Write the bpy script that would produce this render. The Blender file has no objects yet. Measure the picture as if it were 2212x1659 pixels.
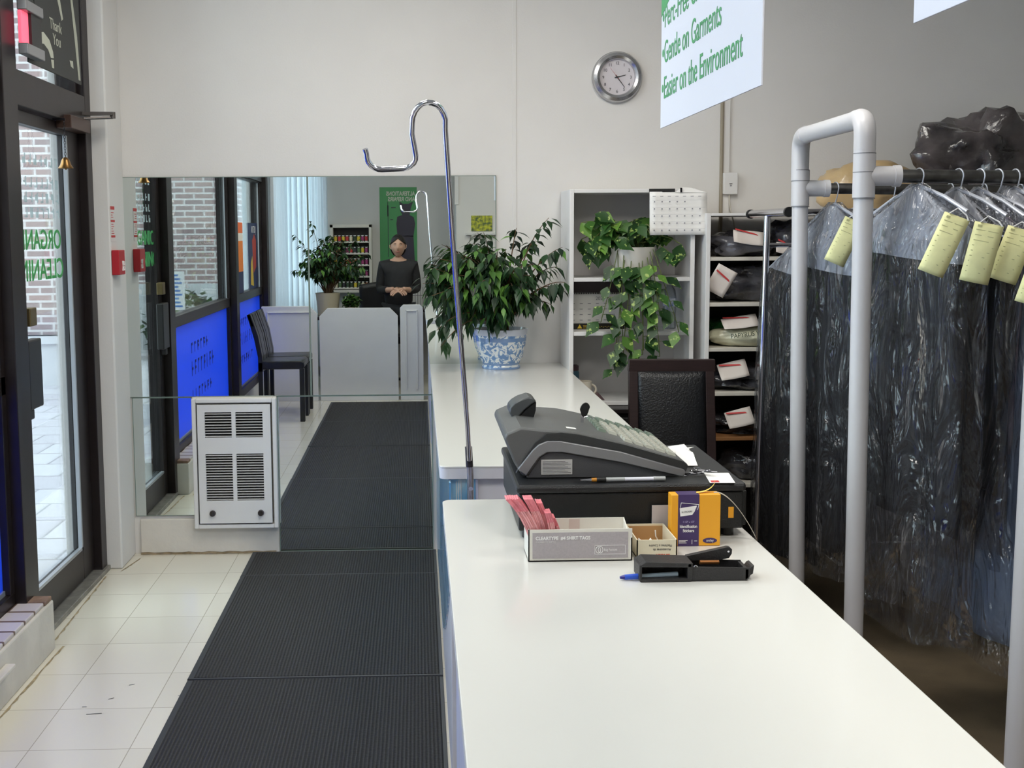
import bpy, bmesh, math, random
from mathutils import Vector, Matrix, Euler, noise
from math import sin, cos, pi, radians as R

# ------------------------------------------------------------------ camera
C = bpy.context.scene.collection
sc = bpy.context.scene
EYE = 1.56
FPX, PPX, PPY = 2490.2, 973.9, 759.2
pt, yw, rl = R(5.88286665), R(1.5848941), R(0.37161166)
fw = Vector((sin(yw)*cos(pt), cos(yw)*cos(pt), -sin(pt)))
rt0 = Vector((cos(yw), -sin(yw), 0)); dn0 = fw.cross(rt0)
rt = rt0*cos(rl) + dn0*sin(rl); dn = -rt0*sin(rl) + dn0*cos(rl)
cam_d = bpy.data.cameras.new('camera'); cam = bpy.data.objects.new('camera', cam_d); C.objects.link(cam)
m3 = Matrix((rt, -dn, -fw)).transposed()
cam.matrix_world = Matrix.Translation((0, 0, EYE)) @ m3.to_4x4()
cam_d.sensor_width = 36; cam_d.lens = FPX/2212*36
cam_d.shift_x = (1106-PPX)/2212; cam_d.shift_y = -(829.5-PPY)/2212
cam_d.clip_start = 0.02
sc.camera = cam

# ------------------------------------------------------------------ world, exposure
w = bpy.data.worlds.new('sky'); sc.world = w; w.use_nodes = True
bg = w.node_tree.nodes['Background']
bg.inputs[0].default_value = (0.86, 0.92, 1.0, 1); bg.inputs[1].default_value = 7.0
sc.view_settings.view_transform = 'Standard'; sc.view_settings.look = 'None'
sc.view_settings.gamma = 1; sc.view_settings.use_curve_mapping = False
sc.view_settings.exposure = -0.12
LAMP_W = 21.0           # watts of each ceiling fitting

# ------------------------------------------------------------------ materials
def lin(c):
    c = c/255
    return c/12.92 if c <= .04045 else ((c+.055)/1.055)**2.4
def rgb(r, g, b): return (lin(r), lin(g), lin(b), 1)
MATS = {}
def mat(name, col, rough=.5, metal=0, noise_amt=0, nscale=8, bump=0, bscale=60, spec=.5, col2=None, coat=0, trans=0, stretch=None):
    if name in MATS: return MATS[name]
    m = bpy.data.materials.new(name); m.use_nodes = True; nt = m.node_tree; b = nt.nodes['Principled BSDF']
    b.inputs['Base Color'].default_value = rgb(*col); b.inputs['Roughness'].default_value = rough
    b.inputs['Metallic'].default_value = metal; b.inputs['Specular IOR Level'].default_value = spec
    b.inputs['Coat Weight'].default_value = coat; b.inputs['Coat Roughness'].default_value = .08
    tc = nt.nodes.new('ShaderNodeTexCoord'); mp = nt.nodes.new('ShaderNodeMapping'); nt.links.new(tc.outputs['Object'], mp.inputs[0])
    if stretch: mp.inputs['Scale'].default_value = stretch
    if noise_amt or col2:
        n = nt.nodes.new('ShaderNodeTexNoise'); n.inputs['Scale'].default_value = nscale; n.inputs['Detail'].default_value = 5
        nt.links.new(mp.outputs[0], n.inputs['Vector'])
        mx = nt.nodes.new('ShaderNodeMix'); mx.data_type = 'RGBA'
        c2 = rgb(*col2) if col2 else tuple(x*(1-noise_amt) for x in rgb(*col)[:3])+(1,)
        mx.inputs[6].default_value = rgb(*col); mx.inputs[7].default_value = c2
        r_ = nt.nodes.new('ShaderNodeMapRange'); r_.inputs[1].default_value = .38; r_.inputs[2].default_value = .62
        nt.links.new(n.outputs[0], r_.inputs[0]); nt.links.new(r_.outputs[0], mx.inputs[0]); nt.links.new(mx.outputs[2], b.inputs['Base Color'])
    if bump:
        n2 = nt.nodes.new('ShaderNodeTexNoise'); n2.inputs['Scale'].default_value = bscale; n2.inputs['Detail'].default_value = 4
        nt.links.new(mp.outputs[0], n2.inputs['Vector'])
        bp = nt.nodes.new('ShaderNodeBump'); bp.inputs['Strength'].default_value = bump; bp.inputs['Distance'].default_value = .01
        nt.links.new(n2.outputs[0], bp.inputs['Height']); nt.links.new(bp.outputs[0], b.inputs['Normal'])
    MATS[name] = m; return m

def emis(name, col, st):
    m = bpy.data.materials.new(name); m.use_nodes = True; b = m.node_tree.nodes['Principled BSDF']
    b.inputs['Base Color'].default_value = rgb(*col); b.inputs['Emission Color'].default_value = rgb(*col); b.inputs['Emission Strength'].default_value = st
    return m

def thin(name, tint, gloss=.12, rough=.02, body=None, bodyamt=0, bump=0, bscale=20, stretch=(1, 1, 1), bdist=.02):
    """clear thin sheet: transparent with a fresnel gloss, optional milky body"""
    m = bpy.data.materials.new(name); m.use_nodes = True; nt = m.node_tree; nt.nodes.remove(nt.nodes['Principled BSDF'])
    out = nt.nodes['Material Output']
    t = nt.nodes.new('ShaderNodeBsdfTransparent'); t.inputs[0].default_value = rgb(*tint)
    g = nt.nodes.new('ShaderNodeBsdfAnisotropic'); g.inputs['Roughness'].default_value = rough
    fr = nt.nodes.new('ShaderNodeLayerWeight'); fr.inputs[0].default_value = .25
    ma = nt.nodes.new('ShaderNodeMath'); ma.operation = 'MULTIPLY_ADD'; ma.inputs[1].default_value = .6; ma.inputs[2].default_value = gloss
    ma.use_clamp = True
    nt.links.new(fr.outputs['Fresnel'], ma.inputs[0])
    mix = nt.nodes.new('ShaderNodeMixShader'); nt.links.new(ma.outputs[0], mix.inputs[0])
    src = t
    if body:
        d = nt.nodes.new('ShaderNodeBsdfDiffuse'); d.inputs[0].default_value = rgb(*body)
        tr = nt.nodes.new('ShaderNodeBsdfTranslucent'); tr.inputs[0].default_value = rgb(*body)
        dm = nt.nodes.new('ShaderNodeMixShader'); dm.inputs[0].default_value = .35
        nt.links.new(d.outputs[0], dm.inputs[1]); nt.links.new(tr.outputs[0], dm.inputs[2])
        m2 = nt.nodes.new('ShaderNodeMixShader'); m2.inputs[0].default_value = bodyamt
        nt.links.new(t.outputs[0], m2.inputs[1]); nt.links.new(dm.outputs[0], m2.inputs[2]); src = m2
    nt.links.new(src.outputs[0], mix.inputs[1]); nt.links.new(g.outputs[0], mix.inputs[2])
    if bump:
        tc = nt.nodes.new('ShaderNodeTexCoord'); mp = nt.nodes.new('ShaderNodeMapping'); mp.inputs['Scale'].default_value = stretch
        n2 = nt.nodes.new('ShaderNodeTexNoise'); n2.inputs['Scale'].default_value = bscale; n2.inputs['Detail'].default_value = 3; n2.inputs['Distortion'].default_value = 1.2
        nt.links.new(tc.outputs['Object'], mp.inputs[0]); nt.links.new(mp.outputs[0], n2.inputs['Vector'])
        bp = nt.nodes.new('ShaderNodeBump'); bp.inputs['Strength'].default_value = bump; bp.inputs['Distance'].default_value = bdist
        nt.links.new(n2.outputs[0], bp.inputs['Height']); nt.links.new(bp.outputs[0], g.inputs['Normal']); nt.links.new(bp.outputs[0], fr.inputs['Normal'])
    nt.links.new(mix.outputs[0], out.inputs['Surface'])
    MATS[name] = m; return m

def world_brick(name, c1, c2, mortar, scale_w, scale_h, mort, axes, rough=.8, coat=0, offset=.5, bump=.3, noise_mix=.0):
    m = bpy.data.materials.new(name); m.use_nodes = True; nt = m.node_tree; b = nt.nodes['Principled BSDF']
    g = nt.nodes.new('ShaderNodeNewGeometry'); s = nt.nodes.new('ShaderNodeSeparateXYZ'); cb = nt.nodes.new('ShaderNodeCombineXYZ')
    nt.links.new(g.outputs['Position'], s.inputs[0])
    nt.links.new(s.outputs[axes[0]], cb.inputs[0]); nt.links.new(s.outputs[axes[1]], cb.inputs[1])
    ad = nt.nodes.new('ShaderNodeVectorMath'); ad.operation = 'ADD'; nt.links.new(cb.outputs[0], ad.inputs[0])
    br = nt.nodes.new('ShaderNodeTexBrick'); nt.links.new(ad.outputs[0], br.inputs['Vector'])
    br.inputs['Scale'].default_value = 1; br.inputs['Brick Width'].default_value = scale_w; br.inputs['Row Height'].default_value = scale_h
    br.inputs['Mortar Size'].default_value = mort; br.offset = offset
    br.inputs['Mortar Smooth'].default_value = .1
    br.inputs['Color1'].default_value = rgb(*c1); br.inputs['Color2'].default_value = rgb(*c2); br.inputs['Mortar'].default_value = rgb(*mortar)
    nt.links.new(br.outputs['Color'], b.inputs['Base Color']); b.inputs['Roughness'].default_value = rough
    b.inputs['Coat Weight'].default_value = coat; b.inputs['Coat Roughness'].default_value = .15
    if bump:
        bp = nt.nodes.new('ShaderNodeBump'); bp.inputs['Strength'].default_value = bump; bp.inputs['Distance'].default_value = .004; bp.invert = True
        nt.links.new(br.outputs['Fac'], bp.inputs['Height']); nt.links.new(bp.outputs[0], b.inputs['Normal'])
    return m, ad, nt, b, br

wall_m = mat('painted_wall', (226, 223, 219), .6, noise_amt=.03, nscale=3, bump=.05, bscale=120)
wall_grey = mat('grey_painted_wall', (196, 194, 190), .7, noise_amt=.04, nscale=3)
ceil_m = mat('ceiling_paint', (215, 213, 208), .8)
black_al = mat('bronze_aluminium', (40, 33, 33), .38, .3, noise_amt=.2, nscale=20)
white_pt = mat('white_paint', (226, 224, 222), .4, noise_amt=.03, nscale=5)
white_old = mat('worn_white_paint', (214, 208, 196), .6, noise_amt=.12, nscale=6, bump=.2, bscale=30)
lam = mat('white_laminate', (224, 222, 216), .22, noise_amt=.015, nscale=2, coat=.25)
lam_edge = mat('laminate_edge', (214, 212, 216), .35)
lavender = mat('lavender_panel', (204, 204, 224), .4, noise_amt=.05)
carpet = mat('brown_carpet', (124, 108, 84), .95, noise_amt=.25, nscale=4, bump=.5, bscale=400)
chrome = mat('chrome', (205, 205, 212), .12, 1)
dull_st = mat('galvanised_steel', (120, 120, 118), .35, 1, noise_amt=.3, nscale=30)
pvc = mat('white_pvc', (202, 201, 204), .35, noise_amt=.03)
grey_pl = mat('register_grey', (90, 91, 90), .4, bump=.15, bscale=700)
dark_pl = mat('register_dark', (44, 46, 47), .35, bump=.15, bscale=700)
silver_pl = mat('register_silver', (128, 128, 130), .35, .3)
black_pl = mat('black_plastic', (24, 25, 26), .38, bump=.2, bscale=400)
black_le = mat('black_leather', (22, 23, 26), .32, bump=.3, bscale=150)
dark_wd = mat('dark_wood', (46, 32, 32), .35, noise_amt=.3, nscale=12, stretch=(1, 1, 12))
green_ink = mat('green_ink', (70, 150, 95), .5)
paper = mat('white_paper', (238, 236, 232), .7)
yellow_pp = mat('yellow_ticket_paper', (228, 226, 168), .7, noise_amt=.06, nscale=40)
ink = mat('dark_ink', (60, 60, 66), .6)
redink = mat('red_ink', (196, 60, 60), .6)
beige_card = mat('beige_cardboard', (214, 200, 172), .7, noise_amt=.08)
brown_card = mat('brown_cardboard', (176, 138, 92), .8)
pink_pp = mat('pink_tag_paper', (238, 166, 168), .7, noise_amt=.15, nscale=60)
orange_m = mat('orange_print', (240, 168, 36), .45)
purple_m = mat('purple_print', (66, 48, 96), .45)
soil = mat('potting_soil', (44, 34, 26), .95, noise_amt=.4, nscale=60, bump=.6, bscale=80)
steel_gr = mat('dark_metal', (50, 50, 54), .3, .8)
glass = thin('window_glass', (236, 244, 244), .05, .0)
film = thin('clear_garment_film', (240, 242, 246), .05, .07, body=(205, 208, 216), bodyamt=.035, bump=1.0, bscale=4.5, stretch=(2.2, 2.2, .75), bdist=.12)

mir = bpy.data.materials.new('mirror'); mir.use_nodes = True; b = mir.node_tree.nodes['Principled BSDF']
b.inputs['Base Color'].default_value = rgb(224, 230, 226); b.inputs['Metallic'].default_value = 1; b.inputs['Roughness'].default_value = .0

# blue translucent window film
blue = bpy.data.materials.new('blue_window_film'); blue.use_nodes = True; nt = blue.node_tree; b = nt.nodes['Principled BSDF']
b.inputs['Base Color'].default_value = rgb(60, 98, 212); b.inputs['Roughness'].default_value = .3
tl = nt.nodes.new('ShaderNodeBsdfTranslucent'); tl.inputs[0].default_value = rgb(84, 132, 235)
ms = nt.nodes.new('ShaderNodeMixShader'); ms.inputs[0].default_value = .5
nt.links.new(b.outputs[0], ms.inputs[1]); nt.links.new(tl.outputs[0], ms.inputs[2]); nt.links.new(ms.outputs[0], nt.nodes['Material Output'].inputs[0])
blue_dk = mat('blue_window_film_lettering', (44, 60, 150), .5)

def leaf_mat(name, c1, c2, c3, rough=.4, trans=.25, varieg=False):
    m = bpy.data.materials.new(name); m.use_nodes = True; nt = m.node_tree; b = nt.nodes['Principled BSDF']
    g = nt.nodes.new('ShaderNodeNewGeometry'); cr = nt.nodes.new('ShaderNodeValToRGB')
    nt.links.new(g.outputs['Random Per Island'], cr.inputs[0])
    e = cr.color_ramp.elements; e[0].color = rgb(*c1); e[1].color = rgb(*c3); e.new(.7).color = rgb(*c2)
    src = cr.outputs[0]
    if varieg:
        n = nt.nodes.new('ShaderNodeTexNoise'); n.inputs['Scale'].default_value = 45
        cr2 = nt.nodes.new('ShaderNodeValToRGB'); cr2.color_ramp.elements[0].position = .61; cr2.color_ramp.elements[1].position = .67
        tc = nt.nodes.new('ShaderNodeTexCoord'); nt.links.new(tc.outputs['Object'], n.inputs['Vector']); nt.links.new(n.outputs[0], cr2.inputs[0])
        mx = nt.nodes.new('ShaderNodeMix'); mx.data_type = 'RGBA'; nt.links.new(cr2.outputs[0], mx.inputs[0]); nt.links.new(src, mx.inputs[6])
        mx.inputs[7].default_value = rgb(176, 200, 110); src = mx.outputs[2]
    nt.links.new(src, b.inputs['Base Color']); b.inputs['Roughness'].default_value = rough
    t = nt.nodes.new('ShaderNodeBsdfTranslucent'); nt.links.new(src, t.inputs[0])
    ms = nt.nodes.new('ShaderNodeMixShader'); ms.inputs[0].default_value = trans
    nt.links.new(b.outputs[0], ms.inputs[1]); nt.links.new(t.outputs[0], ms.inputs[2]); nt.links.new(ms.outputs[0], nt.nodes['Material Output'].inputs[0])
    return m
ficus_m = leaf_mat('ficus_leaf', (20, 44, 26), (40, 74, 40), (104, 152, 66))
pothos_m = leaf_mat('pothos_leaf', (26, 58, 28), (56, 100, 42), (112, 156, 64), varieg=True)
twig_m = mat('twig_bark', (96, 72, 48), .8)

# ------------------------------------------------------------------ helpers
ABS = {}
class MB:
    def __init__(s): s.v = []; s.f = []; s.mi = []; s.m = 0
    def add(s, vs, fs):
        o = len(s.v); s.v += [Vector(v) for v in vs]; s.f += [[i+o for i in f] for f in fs]; s.mi += [s.m]*len(fs); return s
    def box(s, x0, x1, y0, y1, z0, z1, M=None):
        vs = [Vector((x, y, z)) for z in (z0, z1) for y in (y0, y1) for x in (x0, x1)]
        if M: vs = [M @ v for v in vs]
        return s.add(vs, [(0, 2, 3, 1), (4, 5, 7, 6), (0, 1, 5, 4), (2, 6, 7, 3), (0, 4, 6, 2), (1, 3, 7, 5)])
    def tube(s, pts, r, n=12, caps=True, close=False):
        pts = [Vector(p) for p in pts]; rs = r if isinstance(r, (list, tuple)) else [r]*len(pts)
        vs = []; N = len(pts); up = None
        for i, p in enumerate(pts):
            a = pts[i-1] if i > 0 else p; b = pts[i+1] if i < N-1 else p
            t = (b-a).normalized()
            if up is None:
                up = Vector((0, 0, 1)) if abs(t.z) < .9 else Vector((1, 0, 0))
            x = t.cross(up).normalized(); up = x.cross(t).normalized()
            for k in range(n):
                q = 2*pi*k/n; vs.append(p + (x*cos(q)+up*sin(q))*rs[i])
        fs = [(i*n+k, i*n+(k+1) % n, (i+1)*n+(k+1) % n, (i+1)*n+k) for i in range(N-1) for k in range(n)]
        if caps: fs += [tuple(range(n))[::-1], tuple(range((N-1)*n, N*n))]
        return s.add(vs, fs)
    def cyl(s, p0, p1, r, n=20, r1=None): return s.tube([p0, p1], [r, r if r1 is None else r1], n)
    def lathe(s, prof, c=(0, 0, 0), n=32, M=None):
        c = Vector(c); vs = []
        for r, z in prof:
            for k in range(n):
                q = 2*pi*k/n; v = Vector((r*cos(q), r*sin(q), z))
                vs.append(c + (M @ v if M else v))
        N = len(prof); fs = [(i*n+k, i*n+(k+1) % n, (i+1)*n+(k+1) % n, (i+1)*n+k) for i in range(N-1) for k in range(n)]
        fs += [tuple(range(n))[::-1], tuple(range((N-1)*n, N*n))]
        return s.add(vs, fs)
    def prism(s, poly, fn, a, b):
        """poly of 2-D points, fn(u,v,w)->3-D, extruded from w=a to w=b"""
        n = len(poly); vs = [fn(u, v, a) for u, v in poly]+[fn(u, v, b) for u, v in poly]
        return s.add(vs, [tuple(range(n))[::-1], tuple(range(n, 2*n))]+[(i, (i+1) % n, n+(i+1) % n, n+i) for i in range(n)])
    def grid(s, fn, nu, nv):
        vs = [fn(i/nu, j/nv) for j in range(nv+1) for i in range(nu+1)]
        return s.add(vs, [(j*(nu+1)+i, j*(nu+1)+i+1, (j+1)*(nu+1)+i+1, (j+1)*(nu+1)+i) for j in range(nv) for i in range(nu)])
    def build(s, name, m, parent=None, smooth=False, bevel=0, solid=0, angle=40):
        me = bpy.data.meshes.new(name); vs = s.v
        if parent is not None and parent.name in ABS: off = ABS[parent.name]
        elif parent is not None: off = Vector((0, 0, 0))
        else:
            off = Vector(((min(v.x for v in vs)+max(v.x for v in vs))/2, (min(v.y for v in vs)+max(v.y for v in vs))/2, min(v.z for v in vs)))
        me.from_pydata([v-off for v in vs], [], s.f)
        ml = m if isinstance(m, (list, tuple)) else [m]
        for q in ml: me.materials.append(q)
        me.polygons.foreach_set('material_index', s.mi)
        bm = bmesh.new(); bm.from_mesh(me); bmesh.ops.recalc_face_normals(bm, faces=bm.faces); bm.to_mesh(me); bm.free()
        if smooth:
            me.polygons.foreach_set('use_smooth', [True]*len(me.polygons)); me.set_sharp_from_angle(angle=R(angle))
        o = bpy.data.objects.new(name, me); C.objects.link(o)
        if parent is not None:
            o.parent = parent
            if parent.name in ABS: ABS[o.name] = ABS[parent.name]
        else:
            o.location = off; ABS[o.name] = off
        if solid:
            md = o.modifiers.new('thickness', 'SOLIDIFY'); md.thickness = solid; md.offset = 0
        if bevel:
            md = o.modifiers.new('edge', 'BEVEL'); md.width = bevel; md.segments = 2; md.limit_method = 'ANGLE'; md.angle_limit = R(35)
        return o
def thing(name, label, cat, loc, group=None, local=False, rotz=0):
    o = bpy.data.objects.new(name, None); C.objects.link(o); o.empty_display_size = .05
    o.location = loc; o.rotation_euler = (0, 0, rotz)
    if not local: ABS[o.name] = Vector(loc)
    o['label'] = label; o['category'] = cat
    if group: o['group'] = group
    return o
def tag(o, label, cat, group=None, kind=None):
    o['label'] = label; o['category'] = cat
    if group: o['group'] = group
    if kind: o['kind'] = kind
    return o
def struct(o, label=None):
    o['kind'] = 'structure'
    if label: o['label'] = label
    return o
def copy_tree(o, parent=None):
    c = o.copy(); C.objects.link(c)
    if parent is not None: c.parent = parent
    for ch in list(o.children): copy_tree(ch, c)
    return c
def text(s, size, o, right, up, m, parent, name='lettering', sx=1.0, depth=.0008, align='LEFT', mirror=False, bold=0):
    cu = bpy.data.curves.new('t', 'FONT'); cu.body = s; cu.size = size; cu.extrude = depth; cu.align_x = align; cu.offset = bold
    to = bpy.data.objects.new('t', cu); C.objects.link(to)
    dg = bpy.context.evaluated_depsgraph_get(); me = bpy.data.meshes.new_from_object(to.evaluated_get(dg))
    bpy.data.objects.remove(to); bpy.data.curves.remove(cu)
    right = Vector(right).normalized(); up = Vector(up).normalized(); n = right.cross(up)
    off = ABS.get(parent.name, Vector((0, 0, 0))) if parent else Vector((0, 0, 0))
    for v in me.vertices:
        c = v.co.copy(); v.co = Vector(o) + right*c.x*sx + up*c.y + n*c.z - off
    me.materials.clear(); me.materials.append(m); me.name = name
    ob = bpy.data.objects.new(name, me); C.objects.link(ob); ob.parent = parent
    if parent and parent.name in ABS: ABS[ob.name] = ABS[parent.name]
    return ob
def arc(c, r, a0, a1, n, fn):
    return [fn(c[0]+r*cos(a0+(a1-a0)*i/n), c[1]+r*sin(a0+(a1-a0)*i/n)) for i in range(n+1)]

YW = 5.58      # mirror wall
XL = -1.5      # shop-front plane
YB = -1.5      # wall behind the photographer
XR = 4.2
ZC = 3.2
CT = .925      # counter top height
# ------------------------------------------------------------------ room shell
tile_m, ad, nt_, b_, br_ = world_brick('vinyl_floor_tile', (226, 220, 204), (220, 214, 198), (176, 168, 150), .3055, .3055, .0016, 'XY', .22, coat=.3, offset=0, bump=.15)
ad.inputs[1].default_value = (1.2, -4.012+.3055*20, 0)
floor = struct(MB().box(-1.56, .35, YB, YW+.1, -.08, 0).build('floor', tile_m))
floor2 = struct(MB().box(.35, XR, YB, YW+.1, -.08, 0).build('floor_right', carpet))
struct(MB().box(-1.7, XR+.1, YB-.1, YW+.12, ZC, ZC+.1).build('ceiling', ceil_m))
struct(MB().box(-1.7, XR+.1, YW, YW+.12, -.02, ZC).build('wall_far', wall_m))
m = MB(); m.box(-.98, XR+.1, YB-.1, YB, -.02, ZC); m.box(-1.7, -.98, YB-.1, YB, -.02, .70); m.box(-1.7, -.98, YB-.1, YB, 2.85, ZC); m.box(-1.7, -1.45, YB-.1, YB, .70, 2.85)
struct(m.build('wall_back', wall_grey))
struct(MB().box(XR, XR+.1, YB, YW, -.02, ZC).build('wall_right', wall_grey))
m = MB(); m.box(-1.7, XL, YB, -.16, -.02, .70); m.box(-1.7, XL, YB, -.16, 2.85, ZC); m.box(-1.7, XL, YB, YB+.10, .70, 2.85); m.box(-1.7, XL, -.26, -.16, .70, 2.85); m.box(-1.7, XL, -.16, 4.19, -.02, .18); m.box(-1.7, XL-.02, -.16, 5.32, 3.12, ZC)
struct(m.build('wall_left', wall_m))
# column beside the door, with a shallow step where the two sheets of lining meet
struct(MB().box(-1.66, -1.40, 5.32, YW, 0, ZC).build('wall_column', wall_m, bevel=.008))
struct(MB().box(.455, .475, YW-.003, YW-.0005, CT+.01, ZC).build('trim_2', wall_m, bevel=.004))
# chased pipe line on the far wall
struct(MB().cyl((1.462, YW-.012, .0), (1.462, YW-.012, ZC), .009, 10).build('trim_3', mat('painted_pipe', (150, 140, 122), .6)))
struct(MB().box(1.470, 1.50, YW-.012, YW-.001, 0, ZC).build('trim_4', wall_m))
# low wall below the mirrors, left of and under the heater
ow = mat('scuffed_wall_paint', (218, 212, 202), .6, noise_amt=.10, nscale=5, bump=.15, bscale=40)
m = MB(); m.box(-1.37, -.695, YW-.02, YW-.001, 0, .175); m.box(-1.104, -.695, YW-.02, YW-.001, .175, .775)
struct(m.build('trim_5', ow, bevel=.004))
m = MB(); m.grid(lambda u, v: Vector((-1.37+.66*u, YW-.021-.006*(1-v)**2, .001+.010*v+.002*sin(u*40))), 20, 4)
struct(m.build('baseboard_far', mat('floor_edge_grime', (150, 132, 104), .9, noise_amt=.4, nscale=20)))
# partition behind the photographer, seen in the mirror
struct(MB().box(.40, 1.5, YB, -.95, 0, ZC).build('wall_partition', wall_m))
struct(MB().box(.385, .425, -.99, -.94, 1.85, ZC).build('trim_6', white_pt))

# ------------------------------------------------------------------ shop front
def pane(name, y0, y1, z0, z1, parent, m=None, x=-1.535, t=.008):
    return MB().box(x-t/2, x+t/2, y0, y1, z0, z1).build(name, m or glass, parent)
def frame_box(name, parts, parent=None, m=None, bevel=.003):
    q = MB()
    for p in parts: q.box(*p)
    return q.build(name, m or black_al, parent, bevel=bevel)
XO = -1.58
def window(name, y0, y1):
    wn = frame_box(name, [(XO, XL, y0, y1, .18, .25), (XO, XL, y0, y1, .985, 1.055), (XO, XL, y0, y0+.045, .25, 2.05), (XO, XL, y1-.045, y1, .25, 2.05), (XO, XL, y0, y1, 2.04, 2.05)])
    struct(wn)
    p = pane('glass_pane', y0+.045, y1-.045, 1.055, 2.045, wn)
    q = pane('blue_panel', y0+.045, y1-.045, .255, .985, wn, blue, x=-1.53, t=.004)
    q['label'] = 'bright blue film over the lower pane'
    s = frame_box('glazing_bead', [(XL-.03, XL-.02, y0+.04, y1-.04, .25, .268), (XL-.03, XL-.02, y0+.045, y0+.055, 1.055, 2.04), (XL-.03, XL-.02, y1-.055, y1-.045, 1.055, 2.04)], wn, mat('aluminium_bead', (180, 186, 192), .3, .6), bevel=0)
    return wn
w1 = window('window_1', 1.90, 4.19); w2 = window('window_2', -.02, 1.76)
struct(frame_box('trim_7', [(-1.60, -1.45, 1.76, 1.90, 0, 3.12)])); struct(frame_box('trim_8', [(-1.60, -1.45, -.16, -.02, 0, 3.12)]))
struct(frame_box('trim_9', [(-1.60, -1.46, 4.19, 4.335, .0, 3.12)])); struct(frame_box('trim_10', [(-1.60, -1.47, 5.235, 5.32, 0, 3.12)]))
struct(frame_box('trim_11', [(-1.60, -1.47, 4.335, 5.235, 2.04, 2.17), (-1.60, -1.48, -.02, 1.76, 2.05, 2.17), (-1.60, -1.48, 1.9, 4.19, 2.05, 2.17)]))
for i, (a, b0) in enumerate(((4.335, 5.235), (1.9, 4.19), (-.02, 1.76))):
    t_ = frame_box('window_%d' % (3+i), [(-1.57, -1.50, a, a+.03, 2.17, 3.12), (-1.57, -1.50, b0-.03, b0, 2.17, 3.12), (-1.57, -1.50, a, b0, 3.08, 3.12)])
    struct(t_); pane('glass_pane', a+.03, b0-.03, 2.17, 3.08, t_)
w6 = frame_box('window_6', [(-1.62, -1.54, -1.40, -1.36, .70, 2.85), (-1.62, -1.54, -.30, -.26, .70, 2.85), (-1.62, -1.54, -1.36, -.30, .70, .75), (-1.62, -1.54, -1.36, -.30, 2.80, 2.85)]); struct(w6)  # unseen window, put in so the curtain is lit from behind
pane('glass_pane', -1.36, -.30, .75, 2.80, w6, x=-1.58)
w7 = frame_box('window_7', [(-1.45, -1.41, YB-.08, YB-.02, .70, 2.85), (-1.02, -.98, YB-.08, YB-.02, .70, 2.85), (-1.41, -1.02, YB-.08, YB-.02, .70, .75), (-1.41, -1.02, YB-.08, YB-.02, 2.80, 2.85)]); struct(w7)  # second unseen window, added to brighten the curtain along the back wall
MB().box(-1.41, -1.02, YB-.054, YB-.046, .75, 2.80).build('glass_pane', glass, w7)
# faded lettering strokes on the blue panels and a white initial on the window
random.seed(3)
for wn, yc in ((w1, 3.0), (w2, .9)):
    m = MB()
    for r_, (zz, nn, hh) in enumerate(((.80, 6, .07), (.66, 8, .10), (.48, 7, .07))):
        for k in range(nn):
            yy = yc+.42-k*.11; m.box(-1.5268, -1.5262, yy-.035, yy-.018, zz-hh/2, zz+hh/2)
            if random.random() < .7: m.box(-1.5268, -1.5262, yy-.07, yy-.018, zz+hh/2-.018, zz+hh/2)
            if random.random() < .5: m.box(-1.5268, -1.5262, yy-.07, yy-.018, zz-.01, zz+.008)
    m.build('faded_lettering', blue_dk, wn)
text('C', .14, (-1.529, 3.90, 1.68), (0, -1, 0), (0, 0, 1), mat('white_vinyl', (235, 235, 235), .5), w1)
# door
door = frame_box('door_1', [(-1.55, -1.505, 4.34, 4.43, .03, 2.035), (-1.55, -1.505, 5.07, 5.23, .03, 2.035), (-1.55, -1.505, 4.43, 5.07, .03, .165), (-1.55, -1.505, 4.43, 5.07, 1.985, 2.035)])
struct(door)
pane('glass_pane', 4.43, 5.07, .165, 1.985, door, x=-1.53)
frame_box('glazing_bead', [(-1.522, -1.505, 5.055, 5.07, .165, 1.985), (-1.522, -1.505, 4.43, 5.07, .165, .178)], door, mat('aluminium_bead', (180, 186, 192)), 0)
gr = mat('green_window_lettering', (62, 158, 84), .5)
text('ORGANIC', .112, (-1.524, 4.99, 1.505), (0, -1, 0), (0, 0, 1), gr, door, sx=1.12, bold=.001)
text('CLEANING', .118, (-1.524, 5.01, 1.382), (0, -1, 0), (0, 0, 1), gr, door, sx=1.12, bold=.001)
pale = thin('pale_etched_lettering', (225, 235, 235), 0, .6, body=(225, 230, 230), bodyamt=.10)
m = MB(); random.seed(5)
for zz in (1.63, 1.69, 1.75, 1.84):
    for k in range(8):
        yy = 4.98-k*.066; m.box(-1.5255, -1.525, yy-.012, yy, zz, zz+.04)
        m.box(-1.5255, -1.525, yy-.035, yy-.012, zz+random.choice((0, .016, .032)), zz+random.choice((0, .016, .032))+.008)
m.build('faded_lettering', pale, door)
frame_box('push_handle', [(-1.505, -1.465, 4.35, 4.50, .90, 1.165), (-1.505, -1.475, 4.36, 4.42, .86, .90)], door, mat('handle_black', (38, 36, 36), .45), .006)
frame_box('thumb_latch', [(-1.505, -1.47, 4.40, 4.475, 1.215, 1.285)], door, mat('latch_brass', (120, 104, 70), .4, .7), .004)
struct(frame_box('trim_12', [(-1.60, -1.455, 4.30, 5.32, 0, .022)], m=mat('threshold_metal', (150, 148, 140), .45, .4, noise_amt=.3, nscale=20)))
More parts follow.
